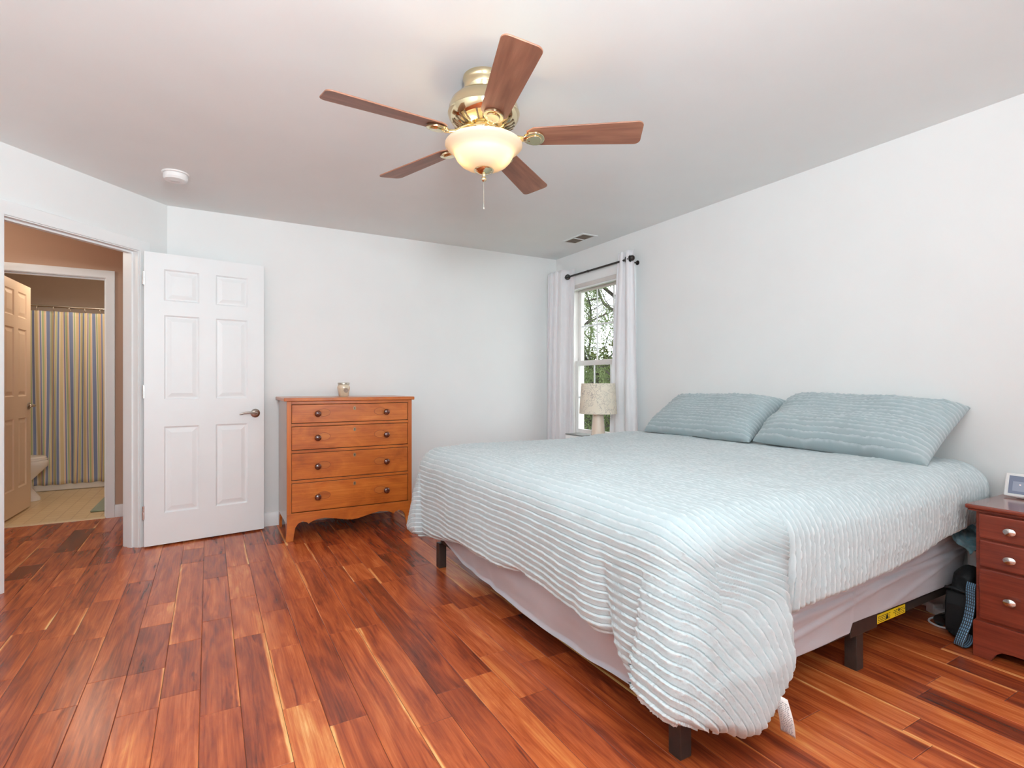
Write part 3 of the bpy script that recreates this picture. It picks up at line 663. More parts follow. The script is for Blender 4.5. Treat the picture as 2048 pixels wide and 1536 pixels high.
for i, (z0, z1) in enumerate(rows):
    dwr = MB().box(0.033, dw - 0.033, 0.003, 0.02, z0 + 0.002, z1 - 0.002).build('drawer', M['cherry_h'], ds, bevel=0.003)
    zc = (z0 + z1) / 2 + (0.0, 0.0, -0.005, -0.004)[i]
    for fx, sgn in ((0.225, 1), (0.775, -1)):
        b = MB(); b.lathe(kn, 24, (fx * dw, 0.003, zc), rp); b.build('knob', M['knob'], dwr, smooth=50)
        # oval inlaid patch where an older pull sat
        b = MB(); pts = [(fx * dw + sgn * (0.045 + 0.045 * math.cos(a)), zc + 0.006 + 0.026 * math.sin(a)) for a in np.linspace(0, 2 * PI, 24, endpoint=False)]
        b.prism(pts, 1, 0.0018, 0.0032); inl = b.build('inlay', patch, dwr)
        b = MB(); b.prism([(fx * dw + sgn * (0.045 + 0.0475 * math.cos(a)), zc + 0.006 + 0.0285 * math.sin(a)) for a in np.linspace(0, 2 * PI, 24, endpoint=False)], 1, 0.0024, 0.0031); b.build('inlay_joint', M['seamwood'], inl)
    b = MB(); zz = z1 - 0.035
    b.prism([(dw * 0.515 + 0.011 * math.cos(a), zz + 0.015 * math.sin(a)) for a in np.linspace(0, 2 * PI, 20, endpoint=False)], 1, 0.0012, 0.003); esc = b.build('escutcheon', plain('aged_brass', (0.33, 0.22, 0.13, 1), 0.4, 0.8), dwr)
    b = MB(); b.prism([(dw * 0.515 + 0.003 * math.cos(a), zz + 0.003 + 0.004 * math.sin(a)) for a in np.linspace(0, 2 * PI, 12, endpoint=False)], 1, 0.0006, 0.0012); b.box(dw * 0.515 - 0.0018, dw * 0.515 + 0.0018, 0.0006, 0.0012, zz - 0.009, zz); b.build('keyhole', M['dark'], esc)

# candle jar
cj = thing('candle_jar', (0.937, 4.35, 1.0305), 'small cream candle jar with metal lid on the wooden chest', 'candle')
t = NT('candle_glass'); t.set(Base_Color=t.ramp(t.noise(t.obj(), 25, 2), [(0.3, srgb(205, 186, 158)), (0.7, srgb(222, 206, 180))]), Roughness=0.15, Coat_Weight=0.8)
MB().lathe([(0, 0), (0.034, 0), (0.037, 0.004), (0.041, 0.03), (0.048, 0.06), (0.049, 0.075), (0.045, 0.088), (0.042, 0.094), (0, 0.094)], 36).build('jar', t.m, cj, smooth=40)
MB().lathe([(0, 0.0945), (0.045, 0.0945), (0.0455, 0.097), (0.0455, 0.108), (0.044, 0.110), (0, 0.110)], 36).build('lid', plain('jar_lid', (0.50, 0.44, 0.36, 1), 0.3, 0.9), cj, smooth=40)
b = MB(); b.lathe([(0, 0), (0.019, 0), (0.019, 0.0025), (0, 0.0025)], 24, (0.008, -0.0475, 0.05), rp @ Matrix.Rotation(0.12, 4, 'X')); b.build('round_label', plain('jar_label', srgb(150, 135, 122), 0.5, var=0.35, scale=90), cj)

# ------------------------------------------------------------------ bed
BXF, BXH, BYN, BYF = 1.225, 3.165, 1.135, 3.085
bed = thing('bed_frame', (0, 0, 0), 'dark brown metal bed frame on square legs under the bed', 'bed frame')
RZ0, RZ1 = 0.150, 0.185
b = MB(); b.box(BXF + 0.02, BXH - 0.02, BYN + 0.012, BYN + 0.04, RZ0, RZ1); b.box(BXF + 0.02, BXH - 0.02, BYF - 0.04, BYF - 0.012, RZ0, RZ1)
b.box(BXF + 0.02, BXF + 0.05, BYN + 0.04, BYF - 0.04, RZ0, RZ1); b.box(BXH - 0.05, BXH - 0.02, BYN + 0.04, BYF - 0.04, RZ0, RZ1); b.box(BXF + 0.05, BXH - 0.05, 2.09, 2.13, RZ0, RZ1)
b.build('rail', M['frame'], bed, bevel=0.003)
MB().box(2.165, 2.36, BYN + 0.004, BYN + 0.0115, 0.142, 0.200).build('bracket', M['frame'], bed, bevel=0.002)
lm = None
for (x, y) in ((1.25, 1.155), (1.25, 3.07), (2.235, 1.165), (2.235, 3.06), (3.12, 1.165), (3.12, 3.06), (2.235, 2.11)):
    if lm is None:
        lm = MB().box(-0.024, 0.024, -0.024, 0.024, 0.0, RZ0 - 0.0005).build('leg', M['frame'], bed, bevel=0.003); l = lm
    else: l = lm.copy(); C.objects.link(l); l.parent = bed
    l.location = (x, y, 0)
lb = MB().box(2.365, 2.595, BYN + 0.0085, BYN + 0.0115, 0.150, 0.186).build('warning_label', plain('yellow_label', srgb(240, 205, 30), 0.5, var=0.03), bed); lb['label'] = 'yellow printed warning sticker'
b = MB(); rl = random.Random(3)
for i in range(4):
    x = 2.375 + 0.0
    while x < 2.585:
        w = rl.uniform(0.004, 0.014)
        if not (0.44 < (x - 2.365) / 0.23 < 0.56): b.box(x, x + w, BYN + 0.0076, BYN + 0.0085, 0.155 + i * 0.007, 0.157 + i * 0.007)
        x += w + 0.004
b.build('label_print', M['dark'], lb)['kind'] = 'stuff'
for tri in ([(2.435, 0.158), (2.455, 0.158), (2.445, 0.178)], [(2.535, 0.170), (2.549, 0.170), (2.542, 0.183)]): MB().prism(tri, 1, BYN + 0.0074, BYN + 0.0085).build('warning_triangle', M['dark'], lb)

# mattress in a grey fitted sheet (skirt hangs below the frame at the foot)
per = []
NF, NN = 200, 200
fy = np.linspace(BYF, BYN, NF); nx = np.linspace(BXF, BXH, NN)
zf = np.interp(fy, [1.13, 1.23, 1.37, 1.65, 1.9, 2.09, 2.35, 2.72, 3.017, 3.085], [0.165, 0.15, 0.115, 0.095, 0.088, 0.09, 0.106, 0.125, 0.199, 0.21])
zn = np.interp(nx, [1.2, 1.45, 1.72, 2.0, 2.15, 2.17, 2.36, 2.37, 2.65, 3.17], [0.165, 0.158, 0.162, 0.165, 0.168, 0.203, 0.203, 0.202, 0.200, 0.200])
px = np.concatenate([np.full(NF, BXF), nx, [BXH] * 60, np.linspace(BXH, BXF, 60)])
py = np.concatenate([fy, np.full(NN, BYN), np.linspace(BYN, BYF, 60), [BYF] * 60])
pz = np.concatenate([zf, zn, np.full(60, 0.19), np.full(60, 0.2)])
nxv = np.concatenate([np.full(NF, -1.0), np.zeros(NN), np.ones(60), np.zeros(60)]); nyv = np.concatenate([np.zeros(NF), np.full(NN, -1.0), np.zeros(60), np.ones(60)])
seg = np.concatenate([np.zeros(NF), np.ones(NN), np.full(60, 2), np.full(60, 3)])
# round the corners
cxm, cym = (BXF + BXH) / 2, (BYN + BYF) / 2
def rcorner(px, py, r=0.06):
    hx, hy = (BXH - BXF) / 2, (BYF - BYN) / 2
    qx, qy = px - cxm, py - cym
    ax, ay = np.abs(qx) - (hx - r), np.abs(qy) - (hy - r)
    msk = (ax > 0) & (ay > 0); l = np.sqrt(ax ** 2 + ay ** 2) + 1e-9; sc = np.where(msk, np.minimum(1, r / l), 1)
    ex = np.where(msk, np.sign(qx) * (hx - r + ax * sc), qx); ey = np.where(msk, np.sign(qy) * (hy - r + ay * sc), qy)
    return ex + cxm, ey + cym
px, py = rcorner(px, py)
nv = 90
tv = np.linspace(0, 1, nv)[:, None]
ztop = 0.63
Z = ztop + (pz[None, :] - ztop) * tv
s_arc = np.cumsum(np.r_[0, np.hypot(np.diff(px), np.diff(py))])[None, :]
off = 0.012 * np.sin(PI * tv) + 0.010 * fbm(s_arc * 3.0 + 1.2 * Z, Z * 9 - s_arc * 1.1, 5, 3)
nearm = (seg == 1)[None, :]; footm = (seg == 0)[None, :]
# fitted sheet seams and pulled creases on the near side
q = Z - (0.34 + 0.02 * np.sin(s_arc * 2)); off = off + nearm * (-0.007 * np.exp(-(q / 0.006) ** 2) + 0.004 * np.exp(-((q + 0.02) / 0.012) ** 2))
q2 = Z - (0.16 + (px[None, :] - 1.2) * 0.13); off = off + nearm * (0.006 * np.exp(-(q2 / 0.012) ** 2) - 0.004 * np.exp(-((q2 - 0.02) / 0.01) ** 2))
q3 = Z - (0.10 + (px[None, :] - 1.9) * 0.21); off = off + nearm * (0.006 * np.exp(-(q3 / 0.014) ** 2))
# loose skirt at the foot: swings inward at the bottom with little folds
low = np.clip((0.24 - Z) / 0.15, 0, 1)
off = off - footm * 0.03 * low ** 1.5 + footm * low * 0.012 * np.sin(s_arc * 26 + 6 * fbm(s_arc * 2, s_arc * 0, 8)) * (0.4 + fbm(s_arc * 3, s_arc * 0 + 4, 9))
off = off * np.clip((1 - tv) * 30 + 0.4, 0, 1)
off = off * np.clip(1.0 - 0.75 * np.clip((s_arc * 0 + (px[None, :] > BXH - 0.001)), 0, 1), 0, 1)
PX = px[None, :] + nxv[None, :] * off; PY = py[None, :] + nyv[None, :] * off
side = np.stack([PX, PY, Z], -1)
tops = []
for kk, f in enumerate(np.linspace(0.0, 1, 6)[:-1]):
    sx = cxm + (px - cxm) * f; sy = cym + (py - cym) * f
    tops.append(np.stack([sx, sy, np.full_like(px, ztop + 0.012 * (1 - f))], -1)[None])
matt = grid_mesh('mattress', np.concatenate(tops + [side], 0), M['sheet'], None, wrap=True)
tag(matt, 'thick mattress in a taupe grey sheet on the metal bed frame', 'mattress')

# duvet
NS, NTT = 1300, 580
R0 = 0.12; X0, Y0, Y1, XE = 1.14 + R0, 1.05 + R0, 3.20 - R0, 3.10
def A_of(t):   # foot overhang by world Y
    zt = np.interp(t, [1.0, 1.17, 1.26, 1.31, 1.48, 1.7, 1.95, 2.1, 2.3, 2.6, 2.85, 3.08, 3.3], [0.225, 0.235, 0.25, 0.31, 0.325, 0.323, 0.333, 0.30, 0.29, 0.292, 0.24, 0.215, 0.23])
    return 0.74 - zt + 0.068
def B_of(x):   # near overhang by world X
    zt = np.interp(x, [1.2, 1.26, 1.33, 1.38, 1.43, 1.52, 1.575, 1.605, 1.7, 1.93, 2.27, 2.6, 3.0, 3.2], [0.18, 0.165, 0.125, 0.115, 0.145, 0.215, 0.28, 0.375, 0.395, 0.402, 0.412, 0.445, 0.475, 0.485])
    return 0.74 - zt + 0.068
iA = 0.225; jB, jF = 0.42, 0.90
ui = np.linspace(0, 1, NS); uj = np.linspace(0, 1, NTT)
I, J = np.meshgrid(ui, uj, indexing='ij')
sx_ = np.where(I < iA, X0, X0 + (XE - X0) * (I - iA) / (1 - iA))
ty_ = np.where(J < jB, Y0, np.where(J > jF, Y1, Y0 + (Y1 - Y0) * (J - jB) / (jF - jB)))
ah = np.clip((iA - I) / iA, 0, 1); bh = np.clip((jB - J) / jB, 0, 1); ch = np.clip((J - jF) / (1 - jF), 0, 1)
Aa = A_of(ty_); Bb = B_of(sx_); Cc = np.full_like(sx_, 0.52)
side_h = np.maximum(bh, ch); SB = np.where(ch > 0, Cc, Bb)
both = (ah > 0) & (side_h > 0)
r_ = np.maximum(ah, side_h)
with np.errstate(divide='ignore', invalid='ignore'):
    phi = np.where(ah >= side_h, (PI / 4) * np.nan_to_num(side_h / np.maximum(ah, 1e-9)), PI / 2 - (PI / 4) * np.nan_to_num(ah / np.maximum(side_h, 1e-9)))
phi = np.where(r_ <= 0, 0, phi)
wphi = phi / (PI / 2); wp = wphi * wphi * (3 - 2 * wphi)
wl = wphi ** 1.2
D = Aa * (1 - wl) + SB * wl + np.where(both & (ch > 0), 0.03 * np.sin(phi * 2) ** 2, 0)
d = r_ * D
slope = 0.05 + np.where(both, 0.10 * np.sin(phi * 2), 0) + np.where(ch > 0, 0.12, 0)
flat_part = np.minimum(d, R0 * PI / 2)
outh = R0 * np.sin(flat_part / R0) + slope * np.maximum(0, d - R0 * PI / 2)
drop = R0 * (1 - np.cos(flat_part / R0)) + np.maximum(0, d - R0 * PI / 2) * np.sqrt(1 - slope ** 2)
hang = np.clip((d - 0.1) / 0.3, 0, 1)
yw = ty_ + np.where(ch > 0, 1, -1) * side_h * 0.4   # running coordinate round the drape
# body of the drape: puffs, hem roll, loose folds
outh = outh + 0.020 * np.sin(PI * np.clip(r_, 0, 1)) * (r_ > 0) - 0.035 * np.clip((r_ - 0.93) / 0.07, 0, 1) ** 2
outh = outh + hang * 0.030 * fbm(ty_ * 3.2 + 3 * wphi, d * 1.2 + sx_ * 2.4, 21, 2)
# overlapping fold where the corner flap starts at the foot
cr = np.exp(-((ty_ - 1.325 - 0.12 * (0.55 - d)) / 0.022) ** 2) * (ah > 0) * (bh <= 0); bl_ = np.exp(-((ty_ - 1.42 - 0.1 * (0.55 - d)) / 0.075) ** 2) * (ah > 0)
outh = outh + np.clip((d - 0.15) / 0.35, 0, 1) * (0.030 * bl_ - 0.028 * cr)
# and where it ends on the near side
xr = sx_
cr2 = np.exp(-((xr - 1.60) / 0.025) ** 2) * (bh > 0) * (ah <= 0); outh = outh - np.clip((d - 0.15) / 0.3, 0, 1) * 0.035 * cr2
flap = np.clip((1.605 - xr) / 0.07, 0, 1) * (bh > 0); outh = outh + flap * np.clip((d - 0.2) / 0.3, 0, 1) * 0.05
dirx = np.where(both, -np.cos(phi), np.where(ah > 0, -1.0, 0.0)); diry = np.where(both, np.sin(phi), np.where(side_h > 0, 1.0, 0.0)) * np.where(ch > 0, 1, -1)
ztp = 0.735 + 0.012 * np.sin((ty_ - 1.1) * 1.5) + np.interp(sx_, [1.2, 1.5, 2.4, 2.8, 3.1], [-0.012, 0.0, 0.008, 0.02, 0.025])
topm = np.clip(1 - d / 0.2, 0, 1)
ztp = ztp + topm * (0.020 * fbm(sx_ * 2.3, ty_ * 2.1, 31, 3))
PXd = sx_ + dirx * outh; PYd = ty_ + diry * outh; PZd = ztp - drop
PZd = np.maximum(PZd, 0.06)
P = np.stack([PXd, PYd, PZd], -1)
def normals(P):
    du = np.gradient(P, axis=0); dv = np.gradient(P, axis=1); n = np.cross(du, dv); return n / (np.linalg.norm(n, axis=-1, keepdims=True) + 1e-12)
N = normals(P); N = np.where(N[NS // 2, NTT // 2, 2] < 0, -N, N)
for _ in range(6):   # even out the direction of the rows over the corner
    Q = np.pad(N, ((3, 3), (3, 3), (0, 0)), 'edge'); N = sum(Q[3 + a_:3 + a_ + NS, 3 + b_:3 + b_ + NTT] for a_ in (-3, 0, 3) for b_ in (-3, 0, 3)); N /= np.linalg.norm(N, axis=-1, keepdims=True) + 1e-12
srow = np.where(ah > 0, -d * np.where(both, np.cos(phi), 1.0), sx_ - X0)
fl_ = np.where(both, phi * 0.5, PI / 4 + np.clip((sx_ - X0) / 0.345, 0, 1) * 0.70)
rowf = np.where(both, -d * np.cos(phi * 0.5), -d * np.cos(fl_))
wr_ = np.clip((d - 0.04) / 0.30, 0, 1); wr_ = wr_ * wr_ * (3 - 2 * wr_)
inflap = (bh > 0) & (both | (sx_ < 1.603))
srow = np.where(inflap, np.where(both, -d * np.cos(phi * (1 - 0.5 * wr_)), (sx_ - X0) * (1 - wr_) + rowf * wr_), srow)
tcol = np.where(side_h > 0, ty_ + np.sign(diry + 1e-9) * d * np.where(both, np.sin(phi), 1.0), ty_)
def ruche(srow, tcol, pitch, seed, amp):
    wob = 0.22 * fbm(tcol * 7, srow * 3, seed, 2) + 0.05 * vnoise(tcol * 45, srow * 6, seed + 3)
    p = srow / pitch + wob; f = p - np.floor(p); row = np.floor(p)
    strength = 0.85 + 0.4 * vnoise(tcol * 9 + row * 7.3, row * 3.1, seed + 7)
    h = np.where(f < 0.80, 0.25 + 0.75 * (f / 0.80) ** 1.6, np.where(f < 0.90, 1 - 1.6 * (f - 0.80) / 0.10, -0.6 + 0.85 * (f - 0.90) / 0.10))
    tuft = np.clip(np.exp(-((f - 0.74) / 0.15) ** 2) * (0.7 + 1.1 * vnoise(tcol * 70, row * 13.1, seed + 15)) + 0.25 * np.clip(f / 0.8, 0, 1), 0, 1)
    return tuft, amp * strength * h + amp * (0.08 + 0.55 * np.exp(-((f - 0.78) / 0.10) ** 2)) * vnoise(tcol * 85, row * 17.7, seed + 11) + amp * 0.10 * vnoise(tcol * 110, srow * 200, seed + 12)
tuft_shade_d, rows_d = ruche(srow, tcol, 0.0265, 41, 0.0088)
P = P + N * rows_d[..., None]
# gathers running across the rows on the hanging parts
P = P + N * (0.007 * hang * fbm(tcol * 11, srow * 3, 51, 2))[..., None]
duvet_root = thing('duvet', (0, 0, 0), 'pale blue-grey ruched duvet covering the bed, corner hanging low', 'duvet')
dc = grid_mesh('duvet_cover', P, M['duvet'], duvet_root, thick=0.014)
dc.data.attributes.new('tuft', 'FLOAT', 'POINT').data.foreach_set('value', tuft_shade_d.reshape(-1).astype(np.float32))
# care tag hanging from the corner
i0 = int(np.argmin(np.abs(PXd[:, 0] - 1.50) + (ah[:, 0] > 0) * 9)); tp = P[i0, 2]
TX, TY, TZ = 1.462, 0.968, 0.212
n = 14; tt_ = np.linspace(0, 1, n)
tg = np.stack([np.stack([TX + 0.006 * tt_ + 0.012 * w + 0.03 * tt_ ** 2, TY - 0.012 * np.sin(tt_ * 3) - 0.016 * w, TZ - 0.125 * tt_ + 0.0 * w - 0.008 * w], -1) for w in (-1, 1)], 1)
ct = grid_mesh('care_tag', tg, plain('tag_cloth', (0.82, 0.80, 0.78, 1), 0.8), duvet_root, thick=0.0008); ct['label'] = 'white printed care tag'
b = MB(); rl = random.Random(5)
def tagp(v, w):
    x = TX + 0.006 * v + 0.012 * w + 0.03 * v * v; y = TY - 0.012 * math.sin(v * 3) - 0.016 * w; return Vector((x, y, TZ - 0.125 * v - 0.008 * w))
nrm = Vector((-0.8, -0.6, 0.1)).normalized()
for k in range(17):
    v = 0.12 + k * 0.05; w = -0.8
    while w < 0.7:
        l_ = rl.uniform(0.1, 0.35); a_ = tagp(v, w) + nrm * 0.0012; c_ = tagp(v, min(0.85, w + l_)) + nrm * 0.0012; dn = Vector((0, 0, -0.0022))
        b.add([a_, c_, c_ + dn, a_ + dn], [(0, 1, 2, 3)]); w += l_ + 0.12
b.build('tag_print', plain('tag_ink', (0.25, 0.24, 0.25, 1), 0.8), ct)

# pillows
def pillow(label, yc, w, xb, zb, tilt, h, thick, seed, yaw=0.0, roll=0.0):
    n = 300; m = 170
    u = np.linspace(-1, 1, m)[None, :]; v = np.linspace(-1, 1, n)[:, None]
    prof = np.clip((1 - np.abs(u) ** 4.5), 0, 1) ** 0.5 * np.clip((1 - np.abs(v) ** 3.0), 0, 1) ** 0.55
    th = thick * prof * (1 + 0.25 * fbm(u * 2 + seed, v * 2 + 0 * u, seed, 2))
    pin = 1 - 0.032 * (1 - np.abs(v) ** 2.5) ** 1 * np.abs(u) ** 4
    pinv = 1 - 0.045 * (1 - np.abs(u) ** 2.5) * np.abs(v) ** 4
    yy = -u * w / 2 * pin; hh = v * h / 2 * pinv + 0 * u
    hh = hh + 0.010 * fbm(u * 3, v * 2 + 0 * u, seed + 4, 2) * (np.abs(v) > 0.5)
    tuft_shade_p, rows_ = ruche(hh + 5 + 0.008 * fbm(u * 4, v * 2, seed + 2, 2), yy, 0.0245, 60 + seed, 0.015); rows_ = rows_ * np.clip((1 - np.abs(u)) * 12, 0.1, 1)
    rad = 0.012 * fbm(np.arctan2(v, 1.02 - u) * 6, (u + v) * 0.5, seed + 9, 2) * np.clip(np.abs(u) * 3 - 2, 0, 1)
    front = th * 0.62 + rows_ + 0.004 + rad; back = -th * 0.38 - 0.004
    up = Vector((math.cos(tilt), 0, math.sin(tilt))); nr = Vector((-math.sin(tilt), 0, math.cos(tilt)))
    def mk(off):
        Q = np.stack([hh * up.x + off * nr.x, yy + 0 * off, hh * up.z + off * nr.z], -1); return Q
    root = thing('pillow', (xb + up.x * h / 2, yc, zb + up.z * h / 2), label, 'pillow', yaw, 'ruched pillows against the bed wall'); root.rotation_euler = (roll, 0, yaw)
    a_, b_ = mk(front), mk(back)
    # one closed skin: front sheet and back sheet share the rim
    a_[0] = (a_[0] + b_[0]) / 2; a_[-1] = (a_[-1] + b_[-1]) / 2; a_[:, 0] = (a_[:, 0] + b_[:, 0]) / 2; a_[:, -1] = (a_[:, -1] + b_[:, -1]) / 2
    for s_ in (np.s_[0], np.s_[-1], np.s_[:, 0], np.s_[:, -1]): b_[s_] = a_[s_]
    V = np.concatenate([a_.reshape(-1, 3), b_.reshape(-1, 3)], 0); idx = np.arange(n * m).reshape(n, m)
    qa = np.stack([idx[:-1, :-1], idx[:-1, 1:], idx[1:, 1:], idx[1:, :-1]], -1).reshape(-1, 4); qb = qa[:, ::-1] + n * m
    me = bpy.data.meshes.new('sham'); me.from_pydata(V.tolist(), [], np.concatenate([qa, qb]).tolist()); me.update()
    me.attributes.new('tuft', 'FLOAT', 'POINT').data.foreach_set('value', np.concatenate([tuft_shade_p.reshape(-1), tuft_shade_p.reshape(-1)]).astype(np.float32))
    bm = bmesh.new(); bm.from_mesh(me); bmesh.ops.remove_doubles(bm, verts=bm.verts, dist=1e-5); bmesh.ops.recalc_face_normals(bm, faces=bm.faces); bm.to_mesh(me); bm.free()
    me.polygons.foreach_set('use_smooth', [True] * len(me.polygons)); me.materials.append(M['sham'])
    o = bpy.data.objects.new('sham', me); C.objects.link(o); o.parent = root
    return root
pillow('blue-grey ruched pillow nearest the window', 2.505, 0.885, 2.82, 0.782, math.radians(33), 0.44, 0.15, 3, yaw=0.0)
pillow('larger-looking blue-grey ruched pillow nearest the nightstand', 1.575, 0.90, 2.795, 0.780, math.radians(33.5), 0.45, 0.17, 7, yaw=math.radians(-2), roll=math.radians(1.6))

# teal cloth poking out at the head of the bed
n, m = 30, 40
v = np.linspace(0, 1, n)[:, None]; u = np.linspace(0, 1, m)[None, :]
tx = 2.88 + 0.25 * u + 0.02 * np.sin(v * 9); tyv = 1.125 - 0.11 * v ** 0.8 + 0.012 * fbm(u * 6, v * 5, 3); tz = 0.468 - 0.075 * v ** 1.7 + 0.022 * fbm(u * 5, v * 4, 4) - 0.02 * u * v
tag(grid_mesh('blanket', np.stack([tx + 0 * v, tyv + 0 * u, tz], -1), M['teal'], None, thick=0.012), 'teal blanket edge poking out at the head of the bed', 'blanket')

# ------------------------------------------------------------------ nightstand beside the bed
NX0, NX1, NY1, NY0 = 2.78, 3.165, 0.965, 0.40
nst = thing('nightstand', (NX0, NY0, 0), 'reddish brown three-drawer nightstand right of the bed', 'nightstand'); nw = NY1 - NY0; nd = NX1 - NX0
b = MB(); b.box(0.0, nd, 0, nw, 0.15, 0.603); b.build('cabinet_body', M['mahog'], nst, bevel=0.002)
prof = [(-0.026, 0), (-0.030, 0.006), (-0.026, 0.014), (-0.026, 0.022)]
b = MB(); b.box(-0.022, nd + 0.004, -0.022, nw + 0.022, 0.6035, 0.612); b.build('top_moulding', M['mahog'], nst, bevel=0.004)
b = MB(); b.box(-0.032, nd + 0.006, -0.03, nw + 0.028, 0.6125, 0.631); b.build('top', M['mahog_top'], nst, bevel=0.006, seg=3)
for (z0, z1) in ((0.494, 0.596), (0.378, 0.486), (0.162, 0.370)):
    b = MB(); b.box(-0.012, 0.0, 0.012, nw - 0.012, z0, z1); dwr = b.build('drawer', M['mahog'], nst, bevel=0.007, seg=3)
    for yy in (0.112, nw - 0.116):
        k = MB(); k.lathe([(0, 0), (0.006, 0), (0.006, 0.008), (0.011, 0.012), (0.0165, 0.018), (0.016, 0.023), (0.009, 0.027), (0, 0.028)], 22, (0, 0, 0), Matrix.Rotation(-PI / 2, 4, 'Y'))
        k.xform(Matrix.Translation((-0.012, yy, (z0 + z1) / 2 - 0.002)) @ Matrix.Diagonal((1, 1.25, 0.9, 1))); k.build('knob', M['steel'], dwr, smooth=50)
pts = [(-0.008, 0.0), (0.052, 0.0), (0.066, 0.03), (0.085, 0.046), (0.12, 0.05)]
pf = pts + [(nw - y, z) for y, z in pts][::-1] + [(nw + 0.008, 0.142), (nw + 0.004, 0.150), (-0.004, 0.150), (-0.008, 0.142)]
pf = [(y, z) for y, z in pf]
b = MB(); b.prism(pf, 0, -0.010, 0.012); b.box(0.012, nd, -0.008, 0.012, 0.0, 0.149); b.box(0.012, nd, nw - 0.012, nw + 0.008, 0.0, 0.149); b.build('plinth', M['mahog'], nst, bevel=0.002)

# smart display on it
sdv = thing('smart_display', (3.055, 0.868, 0.632), 'white smart display standing on the reddish brown nightstand', 'smart display', math.radians(-3))
Rt = Matrix.Rotation(math.radians(14), 4, 'Y')
b = MB(); b.box(-0.006, 0.006, -0.098, 0.098, 0.004, 0.108); b.xform(Rt); b.build('housing', M['white_plastic'], sdv, bevel=0.006, seg=3)
t = NT('screen_glow'); t.set(Base_Color=(0.02, 0.02, 0.03, 1), Roughness=0.08, Emission_Color=srgb(122, 130, 150), Emission_Strength=0.75)
b = MB(); b.box(-0.0072, -0.0062, -0.082, 0.082, 0.018, 0.096); b.xform(Rt); scr = b.build('screen', t.m, sdv)
t = NT('screen_tile'); t.set(Base_Color=(0.02, 0.02, 0.03, 1), Roughness=0.1, Emission_Color=srgb(150, 156, 172), Emission_Strength=0.8)
b = MB()
for y0_, y1_ in ((0.018, 0.068), (-0.040, 0.012), (-0.072, -0.046)): b.box(-0.0078, -0.0073, y0_, y1_, 0.030, 0.072)
b.xform(Rt); b.build('screen_tile', t.m, scr)
t = NT('screen_mark'); t.set(Emission_Color=srgb(190, 120, 110), Emission_Strength=0.7)
b = MB(); b.box(-0.0082, -0.0079, 0.04, 0.046, 0.056, 0.061); b.xform(Rt); b.build('screen_icon', t.m, scr)
b = MB(); b.prism([(0.004, 0.0), (0.06, 0.0), (0.03, 0.075), (0.022, 0.075)], 1, -0.06, 0.06); b.build('stand', M['white_plastic'], sdv, bevel=0.004)

# slim white bin, bag and small things in the gap
bn = thing('storage_bin', (3.11, 1.055, 0), 'white plastic bin squeezed between bed and nightstand', 'bin')
b = MB(); b.box(-0.043, 0.045, -0.042, 0.045, 0.0, 0.365); b.build('body', M['white_plastic'], bn, bevel=0.012)
b = MB()
for q in ((-0.05, 0.052, -0.048, -0.0425), (-0.05, 0.052, 0.0455, 0.051), (-0.05, -0.0435, -0.0425, 0.0455), (0.0455, 0.052, -0.0425, 0.0455)): b.box(*q, 0.366, 0.386)
b.build('rim', M['white_plastic'], bn, bevel=0.004)

bag = thing('backpack', (2.945, 1.055, 0), 'black nylon bag with blue striped strap beside the nightstand', 'bag')
n, m = 60, 72
v = np.linspace(0, 1, n)[:, None]; a = np.linspace(0, 2 * PI, m, endpoint=False)[None, :]
zz = 0.002 + 0.315 * v
rx = 0.095 * (1 - 0.30 * v ** 1.5) * np.clip(v * 14, 0.3, 1) ** 0.5 * np.clip((1 - v) * 9, 0, 1) ** 0.5
ry = 0.052 * (1 - 0.2 * v) * np.clip(v * 14, 0.3, 1) ** 0.5 * np.clip((1 - v) * 9, 0, 1) ** 0.5
sup = lambda c: np.sign(c) * np.abs(c) ** 0.6
wr = 1 + 0.16 * fbm(a * 2.2, v * 9 + 0 * a, 14, 3)
bx = rx * sup(np.cos(a)) * wr + 0.02 * v; by = ry * sup(np.sin(a)) * (1 + 0.1 * fbm(a * 2, v * 7 + 0 * a, 15, 2)) + 0.0 * v
grid_mesh('bag_body', np.stack([bx, np.clip(by, -0.062, 0.062), zz + 0 * a], -1), M['bag'], bag, wrap=True)
# flap over the top and front pocket
b = MB(); b.prism([(-0.085, 0.03), (-0.094, 0.05), (-0.096, 0.16), (-0.082, 0.21), (-0.066, 0.215), (-0.06, 0.03)], 1, -0.045, 0.048); b.build('front_pocket', M['bag'], bag, bevel=0.012, seg=3)
b = MB(); b.tube([(-0.088, 0.045, 0.226), (-0.094, 0.02, 0.232), (-0.092, -0.03, 0.226), (-0.065, -0.05, 0.222)], 0.009, 8, flat=(1, 0.7)); b.build('zipper_edge', M['bag'], bag, smooth=60)
t = NT('striped_webbing'); u_ = t.n('ShaderNodeSeparateXYZ'); t.put(u_.inputs[0], t.uv())
st = t.math('FRACT', t.math('MULTIPLY', u_.outputs[0], 5.0)); dsh = t.math('FRACT', t.math('MULTIPLY', u_.outputs[1], 46.0))
on = t.math('MULTIPLY', t.math('COMPARE', st, 0.5, 0.22), t.math('GREATER_THAN', dsh, 0.3))
t.set(Base_Color=t.mix(on, srgb(52, 58, 66), srgb(120, 168, 200)), Roughness=0.85)
path = [tuple(Vector(q) - Vector((2.945, 1.055, 0))) for q in ((2.85, 1.004, 0.275), (2.825, 1.0, 0.25), (2.822, 0.999, 0.19), (2.803, 1.003, 0.12), (2.784, 1.017, 0.055), (2.788, 1.028, 0.018), (2.805, 1.032, 0.005), (2.825, 1.022, 0.006), (2.838, 1.012, 0.026), (2.836, 1.006, 0.055))]
